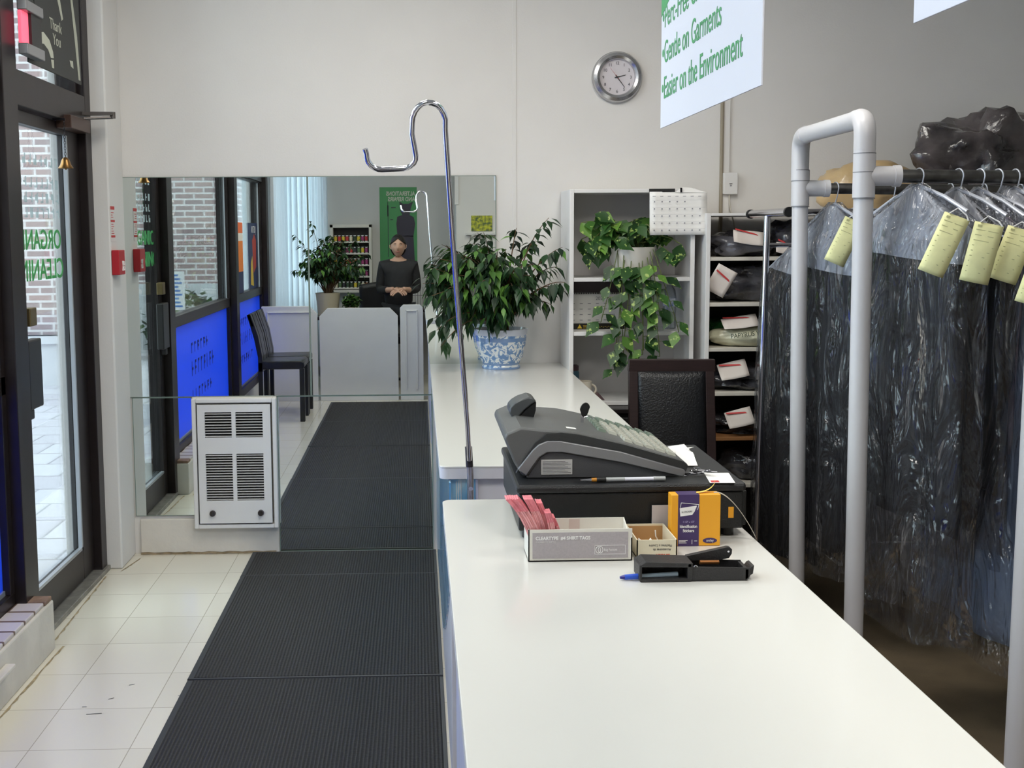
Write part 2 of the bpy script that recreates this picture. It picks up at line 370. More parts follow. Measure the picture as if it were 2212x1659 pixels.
# door closer arm under the header
dc = thing('door_closer', 'dark door closer arm sticking out from the header above the glass door', 'door closer', (-1.46, 5.1, 2.06))
frame_box('closer_body', [(-1.505, -1.44, 4.92, 5.2, 2.005, 2.06)], dc, mat('closer_bronze', (78, 58, 50), .4, .4))
m = MB(); m.prism([(-1.47, 5.19), (-1.34, 5.205), (-1.34, 5.235), (-1.47, 5.235)], lambda u, v, w_: Vector((u, v, w_)), 2.085, 2.10); m.cyl((-1.345, 5.22, 2.072), (-1.345, 5.22, 2.10), .012)
m.tube([(-1.455, 5.15, 2.065), (-1.345, 5.22, 2.076)], .006, 8)
m.build('closer_arm', mat('closer_steel', (110, 104, 100), .35, .8), dc)
# ledge under the window
lg = MB().box(-1.5, -1.39, 1.9, 4.28, 0, .19).build('trim_13', white_old, bevel=.006); struct(lg)
brk, ad2, *_ = world_brick('ledge_brick', (212, 206, 202), (190, 180, 176), (110, 90, 78), .3, .105, .008, 'XY', .7, bump=.6)
struct(MB().box(-1.5, -1.40, 1.9, 4.20, .19, .205).build('trim_14', brk, bevel=.004))
struct(MB().box(-1.5, -1.395, 4.20, 4.275, .19, .207).build('trim_15', mat('rusty_ledge_end', (150, 122, 104), .8, noise_amt=.3, nscale=30), bevel=.004))
m = MB(); m.box(-1.388, -1.376, 1.9, 3.66, 0, .125); m.box(-1.389, -1.355, 1.9, 3.76, .125, .14)
struct(m.build('trim_16', white_old, bevel=.004))
# floor grime along the wall foot and doorway
m = MB()
random.seed(8)
for (x0, y0, x1, y1) in ((-1.42, 4.3, -1.45, 5.2), (-1.38, 3.2, -1.37, 4.3), (-1.40, 5.28, -1.36, 5.5)):
    N = 30; pts = []
    for i in range(N+1):
        t = i/N; x = x0+(x1-x0)*t; y = y0+(y1-y0)*t; wd = .003+.009*random.random(); pts.append((x, y, wd))
    vs = [(p[0], p[1], .0012) for p in pts]+[(p[0]+p[2], p[1], .0012) for p in pts]
    m.add(vs, [(i, i+1, N+2+i, N+1+i) for i in range(N)])
tag(m.build('floor_grime', mat('floor_edge_dirt', (172, 156, 124), .9, noise_amt=.4, nscale=25)), 'brown dirt gathered along the foot of the door sill and ledge', 'dirt', kind='stuff')
# scuff flecks
m = MB()
for x, y, l, a in ((-1.10, 3.66, .05, .1), (-1.06, 3.78, .02, .6), (-1.13, 3.72, .015, 0), (-.83, 3.80, .01, 0), (-.80, 4.05, .015, .4), (-1.02, 3.9, .02, .5)):
    m.add([(x, y, .001), (x+l*cos(a), y+l*sin(a), .001), (x+l*cos(a), y+l*sin(a)+.004, .001), (x, y+.004, .001)], [(0, 1, 2, 3)])
tag(m.build('floor_scuffs', ink), 'small dark scuff marks on the pale floor tiles', 'scuff marks', kind='stuff')

# ------------------------------------------------------------------ mirrors
def mirror(x0, x1, z0, z1, label, rz=0):
    t = thing('wall_mirror', label, 'mirror', ((x0+x1)/2, YW, z0), 'frameless wall mirrors', local=True, rotz=rz)
    ww = (x1-x0)/2; h = z1-z0
    MB().box(-ww+.002, ww-.002, -.008, -.001, 0, h).build('mirror_glass', mir, t)
    m = MB(); e = .0012
    for q in ((-ww, -ww+.003, 0, h), (ww-.003, ww, 0, h), (-ww, ww, 0, .002), (-ww, ww, h-.003, h)): m.box(q[0], q[1], -.0085, -.0005, q[2], q[3])
    m.build('mirror_edge', mat('mirror_edge', (120, 138, 128), .4), t)
    return t
mirror(-1.408, -.527, .776, 1.832, 'large frameless mirror above the white wall heater, nearest the door', R(-.0))
mirror(-.525, .376, .776, 1.832, 'large frameless mirror behind the potted ficus and the chrome hook')
mirror(-1.392, -1.104, .19, .774, 'narrow mirror between the white column and the wall heater')
mirror(-.693, .062, .004, .774, 'low mirror reaching the floor between the heater and the counter')

# ------------------------------------------------------------------ ceiling lights
diff = emis('fluorescent_diffuser', (255, 250, 238), 2.2)
k = 0
for x, y, lab, pw in ((-.55, 1.2, 'white fluorescent ceiling light over the customer aisle near the entrance windows', 1.2), (-.35, 3.9, 'white fluorescent ceiling light over the aisle beside the glass door', 1.15), (1.1, 1.2, 'white fluorescent ceiling light over the service counter', 1.15), (.95, 3.5, 'white fluorescent ceiling light between the far counter and the garment racks', 1.0)):
    t = thing('ceiling_light', lab, 'ceiling light', (x, y, ZC-.07), 'fluorescent ceiling lights')
    MB().box(x-.3, x+.3, y-.6, y+.6, ZC-.07, ZC-.002).build('light_frame', white_pt, t)
    MB().box(x-.27, x+.27, y-.57, y+.57, ZC-.078, ZC-.07).build('light_diffuser', diff, t)
    ld = bpy.data.lights.new('tube_light', 'AREA'); ld.shape = 'RECTANGLE'; ld.size = .5; ld.size_y = 1.1; ld.energy = LAMP_W*pw; ld.color = (1, .965, .90)
    lo = bpy.data.objects.new('tube_light', ld); C.objects.link(lo); lo.parent = t; lo.location = (0, 0, -.015)

# ------------------------------------------------------------------ outside
pav, adp, *_ = world_brick('paving', (198, 196, 200), (186, 182, 188), (140, 138, 142), .4, .4, .008, 'XY', .7, offset=.5)
struct(MB().box(-26, -1.6, -16, 26, -.12, -.03).build('floor_outside', pav))
bk, adb, *_ = world_brick('brown_brick', (168, 142, 138), (142, 124, 126), (212, 206, 204), .26, .078, .012, 'XZ', .85, bump=.6)
bk2, adb2, *_ = world_brick('brown_brick_side', (168, 142, 138), (142, 124, 126), (212, 206, 204), .26, .078, .012, 'YZ', .85, bump=.6)
conc = mat('concrete_plinth', (206, 206, 208), .8, noise_amt=.1)
t = thing('brick_building', 'brown brick building across the paved court seen through the glass door', 'building', (-8, 12.4, -.03))
MB().box(-20, -2.6, 12.4, 13.4, .5, 7).build('brick_wall', bk, t)
MB().box(-20, -2.6, 12.25, 13.4, -.03, .5).build('plinth', conc, t)
MB().box(-20, -2.6, 12.2, 12.5, .42, .5).build('plinth_cap', conc, t)
t = thing('brick_building', 'brick building beyond the court seen only in the mirror through the windows', 'building', (-8, -4.5, -.03))
MB().box(-13, -2.4, -5.5, -4.5, .9, 7).build('brick_wall', bk, t)
MB().box(-13, -2.4, -5.5, -4.4, -.03, .9).build('plinth', conc, t)
def bush(name, c, r, n, m, seed, leaf=.08, parent=None):
    random.seed(seed); q = MB()
    for i in range(n):
        d = Vector((random.gauss(0, 1), random.gauss(0, 1), random.gauss(0, 1))).normalized()*(.6+.4*random.random())
        p = Vector(c)+Vector((d.x*r[0], d.y*r[1], d.z*r[2])); a = Vector((random.uniform(-1, 1), random.uniform(-1, 1), random.uniform(-1, .6))).normalized()
        s_ = a.cross(Vector((0, 0, 1))).normalized()*leaf*.35
        q.add([p, p+a*leaf*.5+s_, p+a*leaf, p+a*leaf*.5-s_], [(0, 1, 2, 3)])
    return q.build(name, m, parent)
for i, (x, y) in enumerate(((-3.0, -3.7), (-4.3, -3.7), (-5.7, -3.6), (-7.2, -3.6))):
    tag(bush('shrub', (x, y, .42), (.55, .45, .45), 700, ficus_m, 20+i, .13), ['low green shrub at the foot of the outside brick wall, closest to the shop', 'low green shrub outside, second from the shop front', 'low green shrub outside, third from the shop front', 'low green shrub outside, farthest from the shop front'][i], 'shrub', 'shrubs along the outside brick wall')

# ------------------------------------------------------------------ counters
def rounded_rect(x0, x1, y0, y1, r, corners=(1, 1, 1, 1), n=6):
    pts = []
    for (cx, cy, a, on) in ((x1-r, y1-r, 0, corners[0]), (x0+r, y1-r, 90, corners[1]), (x0+r, y0+r, 180, corners[2]), (x1-r, y0+r, 270, corners[3])):
        if on: pts += [(cx+r*cos(R(a+90*i/n)), cy+r*sin(R(a+90*i/n))) for i in range(n+1)]
        else: pts.append((cx+(r if a in (0, 270) else -r), cy+(r if a in (0, 90) else -r)))
    return pts
streak = bpy.data.materials.new('blue_wave_film'); streak.use_nodes = True; nt = streak.node_tree; b = nt.nodes['Principled BSDF']
b.inputs['Roughness'].default_value = .18; b.inputs['Coat Weight'].default_value = .5
tc = nt.nodes.new('ShaderNodeTexCoord'); mp = nt.nodes.new('ShaderNodeMapping'); mp.inputs['Scale'].default_value = (6, 6, 1.2); mp.inputs['Rotation'].default_value = (R(20), 0, 0)
n = nt.nodes.new('ShaderNodeTexNoise'); n.inputs['Scale'].default_value = 2.2; n.inputs['Detail'].default_value = 5; n.inputs['Distortion'].default_value = 1.2
cr = nt.nodes.new('ShaderNodeValToRGB'); e = cr.color_ramp.elements
e[0].position = .32; e[0].color = rgb(72, 136, 196); e[1].position = .66; e[1].color = rgb(225, 236, 240); q = e.new(.46); q.color = rgb(116, 178, 218); q = e.new(.56); q.color = rgb(150, 196, 220)
nt.links.new(tc.outputs['Object'], mp.inputs[0]); nt.links.new(mp.outputs[0], n.inputs['Vector']); nt.links.new(n.outputs[0], cr.inputs[0]); nt.links.new(cr.outputs[0], b.inputs['Base Color'])
V3 = lambda u, v, w_: Vector((u, v, w_))
def counter(name, label, y0, y1, film_y, corners, panel_end):
    t = thing(name, label, 'counter', (.37, (y0+y1)/2, 0), 'service counters')
    MB().prism(rounded_rect(.052, .692, y0, y1, .022, corners), V3, CT-.006, CT).build('worktop', lam, t, bevel=.002)
    MB().prism(rounded_rect(.053, .691, y0+.001, y1-.001, .022, corners), V3, CT-.036, CT-.006).build('worktop_edge', lam_edge, t)
    MB().box(.082, .655, y0+panel_end, y1-(.0 if y1 > 5 else .02), 0, CT-.036).build('cabinet', lavender if y1 < 5 else lam_edge, t, bevel=.004)
    fl = MB().prism(film_y, lambda u, v, w_: Vector((w_, u, v)), .078, .0825).build('wave_film', streak, t)
    return t
ca = counter('counter', 'far white laminate counter carrying the potted ficus, with blue streaked front', 3.10, YW-.003, [(3.07, .62), (3.4, .42), (3.8, .22), (4.1, .12), (5.57, .05), (5.57, .885), (3.07, .885)], (0, 0, 1, 1), .02)
MB().box(.080, .155, 3.115, 3.119, .60, CT-.04).build('wave_film', streak, ca)
m = MB(); m.box(.152, .158, 3.112, 3.118, .0, CT-.04); m.build('joint_strip', lavender, ca)
m = MB()
for x in (.098, .104, .111): m.box(x, x+.0015, 3.112, 3.1145, .1, CT-.045)
m.build('white_stripe', paper, ca)
cb = counter('counter', 'near white laminate counter carrying the black cash register', .42, 2.705, [(2.68, .70), (2.55, .73), (2.42, .76), (2.31, .80), (2.31, .885), (2.68, .885)], (1, 1, 0, 0), .02)
# ------------------------------------------------------------------ floor mats
mm = bpy.data.materials.new('ribbed_black_rubber'); mm.use_nodes = True; nt = mm.node_tree; b = nt.nodes['Principled BSDF']
b.inputs['Base Color'].default_value = rgb(46, 48, 52); b.inputs['Roughness'].default_value = .65; b.inputs['Specular IOR Level'].default_value = .25
g = nt.nodes.new('ShaderNodeNewGeometry'); wv = nt.nodes.new('ShaderNodeTexWave'); wv.inputs['Scale'].default_value = 26; wv.inputs['Distortion'].default_value = .4; wv.bands_direction = 'X'
nz = nt.nodes.new('ShaderNodeTexNoise'); nz.inputs['Scale'].default_value = 90; nt.links.new(g.outputs['Position'], nz.inputs['Vector'])
ad_ = nt.nodes.new('ShaderNodeMath'); ad_.operation = 'MULTIPLY_ADD'; ad_.inputs[1].default_value = .6
nt.links.new(g.outputs['Position'], wv.inputs['Vector']); nt.links.new(nz.outputs[0], ad_.inputs[0]); nt.links.new(wv.outputs['Fac'], ad_.inputs[2])
bp = nt.nodes.new('ShaderNodeBump'); bp.inputs['Strength'].default_value = .8; bp.inputs['Distance'].default_value = .004
nt.links.new(ad_.outputs[0], bp.inputs['Height']); nt.links.new(bp.outputs[0], b.inputs['Normal'])
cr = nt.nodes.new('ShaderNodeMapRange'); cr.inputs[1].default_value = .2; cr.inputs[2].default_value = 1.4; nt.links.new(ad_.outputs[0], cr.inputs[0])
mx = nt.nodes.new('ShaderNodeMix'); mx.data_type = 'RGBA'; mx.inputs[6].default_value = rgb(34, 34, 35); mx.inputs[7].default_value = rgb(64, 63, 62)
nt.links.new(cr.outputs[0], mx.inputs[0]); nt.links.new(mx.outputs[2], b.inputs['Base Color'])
mat_edge = mat('mat_border_rubber', (50, 52, 56), .5)
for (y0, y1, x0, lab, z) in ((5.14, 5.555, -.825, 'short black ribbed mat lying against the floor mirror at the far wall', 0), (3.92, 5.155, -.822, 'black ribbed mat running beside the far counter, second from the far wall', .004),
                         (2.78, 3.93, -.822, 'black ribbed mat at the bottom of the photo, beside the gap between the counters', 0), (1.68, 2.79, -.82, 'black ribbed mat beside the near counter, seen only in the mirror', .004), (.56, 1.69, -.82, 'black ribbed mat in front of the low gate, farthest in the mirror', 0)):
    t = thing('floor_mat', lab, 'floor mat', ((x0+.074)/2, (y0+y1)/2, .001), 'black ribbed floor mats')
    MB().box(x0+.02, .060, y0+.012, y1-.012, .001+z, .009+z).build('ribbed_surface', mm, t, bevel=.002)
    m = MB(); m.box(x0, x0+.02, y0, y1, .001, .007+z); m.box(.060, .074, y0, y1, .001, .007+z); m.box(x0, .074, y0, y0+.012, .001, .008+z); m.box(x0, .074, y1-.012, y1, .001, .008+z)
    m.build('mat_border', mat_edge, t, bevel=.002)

# ------------------------------------------------------------------ chrome garment hook on the end of the far counter
t = thing('garment_hook', 'tall chrome garment hook with swan neck top at the end of the far counter', 'garment hook', (.137, 3.075, .35))
def HP(x, z):      # plane of the hook leans towards the aisle side and the camera
    k = (z-.93)/(1.87-.93); return Vector((x, 3.065-.36*max(0, k), z))
pts = [HP(.133, .95), HP(.127, 1.05), HP(.105, 1.30), HP(.0835, 1.55), HP(.070, 1.74), HP(.0655, 1.80)]
cxx, czz, rr = .0275, 1.815, .039
pts += [HP(cxx+rr*cos(R(a)), czz+rr*1.15*sin(R(a))) for a in range(10, 181, 17)]
pts += [HP(-.0125, 1.79), HP(-.006, 1.755), HP(-.004, 1.742)]
pts += [HP(-.033+.030*cos(R(a)), 1.742+.030*sin(R(a))) for a in range(-18, -91, -18)]
pts += [HP(-.06, 1.711), HP(-.084, 1.710)]
pts += [HP(-.086+.034*cos(R(a)), 1.744+.034*sin(R(a))) for a in range(-100, -186, -17)]
pts += [HP(-.123, 1.757)]
MB().tube(pts, .0066, 16).build('hook_rod', chrome, t, True)
MB().tube([(.131, 3.067, .985), (.1335, 3.069, .93)], .010, 14).build('rubber_sleeve', mat('sleeve_tape', (44, 40, 44), .5, noise_amt=.4, nscale=60), t, True)
q = MB(); q.tube([(.1335, 3.069, .95), (.1355, 3.075, .915), (.136, 3.082, .895), (.137, 3.084, .40)], .0092, 16)
q.build('lower_tube', mat('aluminium_tube', (186, 186, 192), .3, .8, noise_amt=.25, nscale=60), t, True)
for z_ in (.868, .60): MB().cyl((.137, 3.078, z_), (.137, 3.0725, z_), .006, 12).build('screw', chrome, t, True)

# ------------------------------------------------------------------ cash drawer and register
t = thing('cash_box', 'black steel cash drawer under the cash register on the near counter', 'cash drawer', (.437, 2.55, CT))
MB().box(.203, .672, 2.335, 2.765, .943, 1.022).build('drawer_body', black_pl, t, bevel=.004)
MB().box(.198, .676, 2.330, 2.770, 1.022, 1.040).build('drawer_lid', mat('drawer_lid', (34, 35, 37), .3, bump=.25, bscale=500), t, bevel=.006)
MB().box(.672, .682, 2.35, 2.75, .946, 1.02).build('drawer_front', black_pl, t, bevel=.002)
for x in (.225, .645):
    for y in (2.36, 2.73): MB().cyl((x, y, CT+.0005), (x, y, .944), .013, 14).build('rubber_foot', black_pl, t, True)
lb = MB().box(.640, .651, 2.3335, 2.335, .966, .989).build('maker_badge', orange_m, t)

t = thing('cash_register', 'dark grey electronic cash register with silver side band and raised customer display', 'cash register', (.38, 2.57, 1.04))
Y0, Y1 = 2.40, 2.735
F2 = lambda u, v, w_: Vector((u, w_, v))
prof = [(.245, 1.042), (.216, 1.046), (.198, 1.075), (.178, 1.125), (.182, 1.137), (.214, 1.150), (.262, 1.144), (.290, 1.1425), (.330, 1.139), (.376, 1.1285), (.433, 1.113), (.500, 1.093), (.560, 1.074), (.572, 1.064), (.568, 1.052), (.556, 1.044), (.50, 1.0415)]
MB().prism(prof, F2, Y0, Y1).build('housing', grey_pl, t, True, bevel=.005, angle=25)
rim = [(.203, 1.052), (.218, 1.082), (.243, 1.117), (.268, 1.137), (.30, 1.1385), (.335, 1.134), (.433, 1.111), (.56, 1.073), (.57, 1.063), (.562, 1.055), (.424, 1.096), (.297, 1.121), (.268, 1.121), (.238, 1.101), (.208, 1.060)]
MB().prism(rim, F2, Y0-.004, Y0+.01).build('side_rim', dark_pl, t, True, bevel=.0015)
band = [(.206, 1.062), (.237, 1.102), (.250, 1.114), (.268, 1.1215), (.297, 1.121), (.424, 1.097), (.560, 1.057), (.564, 1.05), (.557, 1.041), (.424, 1.074), (.300, 1.097), (.268, 1.097), (.252, 1.087), (.238, 1.068), (.224, 1.047)]
MB().prism(band, F2, Y0-.009, Y0+.01).build('side_band', silver_pl, t, True, bevel=.002)
low = [(.226, 1.0425), (.245, 1.070), (.256, 1.086), (.27, 1.0945), (.30, 1.0945), (.424, 1.072), (.548, 1.042)]
MB().prism(low, F2, Y0-.003, Y0+.01).build('side_panel', mat('register_side', (72, 72, 74), .45, bump=.15, bscale=600), t, True)
lb = MB().box(.256, .322, Y0-.0045, Y0-.003, 1.049, 1.081).build('rating_label', mat('rating_label', (188, 186, 182), .6), t); lb['label'] = 'pale rating label on the side'
q = MB()
for i in range(9): q.box(.259, .319-(i % 3)*.006, Y0-.0049, Y0-.0045, 1.0525+i*.003, 1.0531+i*.003)
q.build('label_print', ink, lb)
# top deck following the slope, display window, keys
def deck(x):       # height of the housing top at x
    P = [(.262, 1.144), (.290, 1.1425), (.330, 1.139), (.376, 1.1285), (.433, 1.113), (.500, 1.093), (.560, 1.074)]
    for (a, za), (b_, zb) in zip(P, P[1:]):
        if a <= x <= b_: return za+(zb-za)*(x-a)/(b_-a)
    return P[-1][1]
key_m = mat('register_key', (190, 190, 178), .45); keyb = mat('register_key_blue', (120, 134, 120), .45)
n_ = 0
for ix in range(7):
    for iy in range(9):
        x = .392+ix*.0235; y = Y0+.035+iy*.030
        if ix < 2 and iy < 2: continue
        n_ += 1
        z = deck(x+.009); s = MB(); dz = deck(x+.018)-deck(x)
        s.add([(x, y, deck(x)-.001), (x+.019, y, deck(x+.019)-.001), (x+.019, y+.025, deck(x+.019)-.001), (x, y+.025, deck(x)-.001), (x+.002, y+.002, deck(x)+.006), (x+.017, y+.002, deck(x+.019)+.006), (x+.017, y+.023, deck(x+.019)+.006), (x+.002, y+.023, deck(x)+.006)],
              [(0, 3, 2, 1), (4, 5, 6, 7), (0, 1, 5, 4), (1, 2, 6, 5), (2, 3, 7, 6), (3, 0, 4, 7)])
        s.build('key', keyb if (ix < 1 or iy > 6) else key_m, t)
q = MB(); q.add([(.315, 2.435, deck(.315)+.001), (.336, 2.435, deck(.336)+.001), (.336, 2.455, deck(.336)+.001), (.315, 2.455, deck(.315)+.001)], [(0, 1, 2, 3)]); q.build('white_sticker', paper, t)
# customer display on its stalk
MB().cyl((.236, 2.60, 1.10), (.243, 2.60, 1.15), .015, 16).build('display_stalk', black_pl, t, True)
cdp = MB().prism([(.202, 1.156), (.2035, 1.168), (.2125, 1.177), (.226, 1.185), (.246, 1.191), (.256, 1.188), (.263, 1.181), (.252, 1.174), (.237, 1.162), (.226, 1.150), (.218, 1.139), (.209, 1.143)], F2, 2.562, 2.640).build('customer_display', mat('pod_grey', (74, 77, 78), .35), t, True, bevel=.003, angle=30)
MB().prism([(.219, 1.139), (.227, 1.150), (.238, 1.1615), (.252, 1.173), (.263, 1.1795), (.262, 1.160), (.256, 1.140), (.247, 1.128), (.233, 1.127)], F2, 2.566, 2.636).build('display_face', black_pl, cdp, True, bevel=.002, angle=30)
kt = thing('key', 'small black-headed key standing in the lock on top of the cash register', 'key', (.364, 2.55, 1.1335))
q = MB(); q.prism([(.011*cos(a)*(1 if sin(a) > 0 else .8), .016*sin(a)) for a in [2*pi*i/16 for i in range(16)]], lambda u, v, w_: Vector((.3705+u+.15*v, w_, 1.163+v)), 2.547, 2.553); q.build('key_head', black_pl, kt, True)
q = MB(); q.box(.361, .368, 2.549, 2.551, 1.134, 1.150); q.build('key_blade', chrome, kt)
q = MB(); q.tube([(.369, 2.545, 1.147), (.380, 2.543, 1.150), (.388, 2.54, 1.143)], .0011, 6); q.build('key_wire', chrome, kt, True)

# things lying on the drawer lid
def pen(name, label, p0, p1, parts):
    p0 = Vector(p0); d = (Vector(p1)-p0); tt = thing(name, label, 'pen', p0)
    for nm, a, b_, ra, rb, mm_ in parts: MB().tube([p0+d*a, p0+d*b_], [ra*1.3, rb*1.3], 12).build(nm, mm_, tt, True)
    return tt
cp = mat('pen_clear_grey', (170, 172, 172), .3)
tt = pen('ballpoint_pen', 'silver ballpoint pen with orange ring lying on the front edge of the cash drawer', (.333, 2.352, 1.0458), (.512, 2.358, 1.0458), [('pen_tip', 0, .13, .0008, .0028, chrome), ('pen_ring', .13, .19, .003, .0034, mat('pen_orange', (196, 130, 40), .3)), ('pen_grip', .19, .30, .0042, .0042, black_pl), ('pen_barrel', .30, .52, .0036, .0036, cp), ('pen_clip', .52, .86, .0033, .0033, mat('pen_white_lilac', (222, 222, 232), .25)), ('pen_cap', .86, 1, .0038, .0034, cp)])
def sheet(name, pts, m, parent=None, thick=.0006):
    s = MB(); n = len(pts); s.add([Vector(p)+Vector((0, 0, thick)) for p in pts]+[Vector(p) for p in pts], [tuple(range(n)), tuple(range(n, 2*n))[::-1]]+[(i, n+i, n+(i+1) % n, (i+1) % n) for i in range(n)])
    return s.build(name, m, parent)
bc = thing('business_card', 'white business card with red square lying on the right corner of the cash drawer', 'card', (.645, 2.41, 1.0405))
sheet('card', [(.599, 2.328, 1.0412), (.651, 2.326, 1.0412), (.664, 2.425, 1.0412), (.611, 2.428, 1.0412)], paper, bc)
sheet('red_square', [(.603, 2.332, 1.0419), (.620, 2.332, 1.0419), (.622, 2.350, 1.0419), (.605, 2.350, 1.0419)], redink, bc, .0003)
tag(sheet('receipt', [(.590, 2.60, 1.0405), (.632, 2.60, 1.046), (.640, 2.74, 1.046), (.60, 2.74, 1.0405)], paper, None), 'white receipt slip lying between register and drawer corner, the far one', 'receipt', 'slips beside the register')
tag(sheet('receipt', [(.572, 2.50, 1.0425), (.615, 2.50, 1.0425), (.628, 2.60, 1.053), (.618, 2.63, 1.0535), (.645, 2.66, 1.054), (.60, 2.66, 1.05)], paper, None), 'crumpled white receipt slip at the front right of the register', 'receipt', 'slips beside the register')
kb = thing('key_bunch', 'bunch of metal keys and rings lying before the register on the drawer', 'keys', (.585, 2.42, 1.0405))
random.seed(11); q = MB()
for i in range(4):
    c = Vector((.575+.012*i, 2.41+.012*(i % 3), 1.045+.002*i)); rr = .008; tl = random.random()
    q.tube([c+Vector((rr*cos(a), rr*sin(a), .003*sin(a+tl*6))) for a in [2*pi*k/16 for k in range(17)]], .0009, 6, caps=False)
q.build('key_ring', chrome, kb, True)
for i in range(5):
    a = random.uniform(-.5, .9); c = Vector((.568+.009*i, 2.40+.008*(i % 2), 1.0425+.0022*i)); M_ = Matrix.Translation(c) @ Matrix.Rotation(a, 4, 'Z') @ Matrix.Rotation(random.uniform(-.1, .1), 4, 'X')
    q = MB(); q.box(0, .028, -.002, .002, 0, .0015, M_); q.prism([(-.006+.008*cos(x), .008*sin(x)) for x in [2*pi*k/10 for k in range(10)]], lambda u, v, w_: M_ @ Vector((u, v, w_)), 0, .0018)
    q.build('loose_key', steel_gr if i % 2 else chrome, kb)

# ------------------------------------------------------------------ shirt tag box with pink tags
tb = thing('shirt_tag_box', 'open grey and white cardboard box of shirt tags at the front of the counter', 'box', (.308, 2.20, CT+.0005))
x0, x1, y0, y1, z0, zt = .2075, .409, 2.172, 2.262, CT+.0005, CT+.0635
card_w = mat('grey_white_cardboard', (226, 222, 212), .7, noise_amt=.05)
q = MB(); e = .0022
q.box(x0, x1, y0, y1, z0, z0+e); q.box(x0, x1, y0, y0+e, z0, zt); q.box(x0, x1, y1-e, y1, z0, zt); q.box(x0, x0+e, y0, y1, z0, zt)
q.prism([(y0, z0), (y1, z0), (y1, zt), (y0+.03, zt-.018), (y0, zt-.018)], lambda u, v, w_: Vector((w_, u, v)), x1-e, x1)
q.build('carton', card_w, tb)
pp_ = MB().box(x0+.008, x1-.008, y0-.0006, y0, z0+.006, zt-.006).build('printed_panel', mat('grey_lilac_print', (178, 170, 172), .6, noise_amt=.08, nscale=300), tb)
MB().box(x0+.09, x1-.09, y1-e-.0006, y1-e, z0+.02, zt-.002).build('inner_print', mat('pink_grey_card', (206, 190, 182), .7), tb)
wi = mat('white_print', (240, 238, 236), .6)
text('CLEARTYPE  #4 SHIRT TAGS', .0092, (x0+.014, y0-.0009, zt-.020), (1, 0, 0), (0, 0, 1), wi, pp_, sx=.92, depth=.0002, bold=.0003)
text('12 NUMBERS FOR SORTING', .0032, (x0+.014, y0-.0009, zt-.0255), (1, 0, 0), (0, 0, 1), wi, pp_, depth=.0002)
q = MB(); ax0, ax1, az0, az1 = x1-.073, x1-.013, z0+.013, z0+.031
for bx in ((ax0, ax1, az0, az0+.0007), (ax0, ax1, az1-.0007, az1), (ax0, ax0+.0007, az0, az1), (ax1-.0007, ax1, az0, az1)): q.box(bx[0], bx[1], y0-.0012, y0-.0006, bx[2], bx[3])
for cx in (ax0+.007, ax0+.0115):
    q.tube([(cx+.0045*cos(a), y0-.0009, (az0+az1)/2+.0065*sin(a)) for a in [2*pi*k/20 for k in range(21)]], .0006, 4, caps=False)
q.build('maker_logo', wi, pp_)
text('Bag Factors', .0065, (ax0+.018, y0-.0009, az0+.007), (1, 0, 0), (0, 0, 1), wi, pp_, sx=.85, depth=.0002)
names = ['pink shirt tag bundle, leftmost and fattest, leaning out of the grey and white box', 'pink shirt tag bundle, second from the left in the grey and white box', 'pink shirt tag bundle in the middle of the five in the box', 'pink shirt tag bundle, fourth from the left in the box', 'short pink shirt tag bundle, rightmost in the box']
for i, (bx, tx, h, wd, yy) in enumerate(((.2290, -.052, .135, .026, 2.195), (.2430, -.034, .132, .018, 2.203), (.2520, -.020, .120, .012, 2.215), (.2600, -.014, .104, .013, 2.192), (.2740, -.018, .088, .012, 2.206))):
    tt = thing('tag_bundle', names[i], 'tag bundle', (bx, yy, z0+.003), 'pink shirt tag bundles in the box')
    random.seed(40+i)
    zb = z0+.0028
    for nm, o0, o1, mm_ in (('paper_tags', 0, .72, pink_pp), ('tag_ends', .72, 1, mat('red_tag_ends', (236, 138, 148), .7, noise_amt=.2, nscale=80))):
        q = MB()
        for k in range(6):
            kk = k/6; w_ = wd/6; yo = .004*random.random()
            pts = []
            for s in range(9):
                u = s/8
                if u < 0: continue
                x = bx+wd*(kk-.5)+tx*u**1.7; z = zb+h*(u-.12*u**3)
                pts.append((x, z))
            a0 = int(8*o0+.5); a1 = int(8*o1+.5); pts = pts[a0:a1+1]
            n = len(pts)
            vs = [(x, yy-.018+yo, z) for x, z in pts]+[(x, yy+.018+yo, z) for x, z in pts]+[(x+w_*.8, yy+.018+yo, z+.001) for x, z in pts]+[(x+w_*.8, yy-.018+yo, z+.001) for x, z in pts]
            fs = []
            for s in range(n-1):
                for r_ in range(4): fs.append((r_*n+s, r_*n+s+1, ((r_+1) % 4)*n+s+1, ((r_+1) % 4)*n+s))
            fs += [(0, n, 2*n, 3*n), (n-1, 2*n-1, 3*n-1, 4*n-1)]
            q.add(vs, fs)
        q.build(nm, mm_, tt)

# ------------------------------------------------------------------ small sewing accessory box
sb = thing('sewing_accessory_box', 'small open beige sewing box with upside-down print between tag box and sticker box', 'box', (.462, 2.24, CT+.0005))
x0, x1, y0, y1, zt = .421, .500, 2.187, 2.315, CT+.036
q = MB(); q.box(x0, x1, y0, y1, z0, z0+e); q.box(x0, x1, y0, y0+e, z0, zt); q.box(x0, x1, y1-e, y1, z0, zt); q.box(x0, x0+e, y0, y1, z0, zt); q.box(x1-e, x1, y0, y1, z0, zt)
q.build('carton', mat('cream_cardboard', (224, 214, 188), .7, noise_amt=.05), sb)
q = MB(); q.box(x0+e, x1-e, y0+e, y1-e, z0+e, z0+e+.001); q.box(x0+e, x1-e, y1-e-.001, y1-e, z0+e, zt-.004); q.box(x0+e, x0+e+.001, y0+e, y1-e, z0+e, zt-.004)
q.build('lining', brown_card, sb)
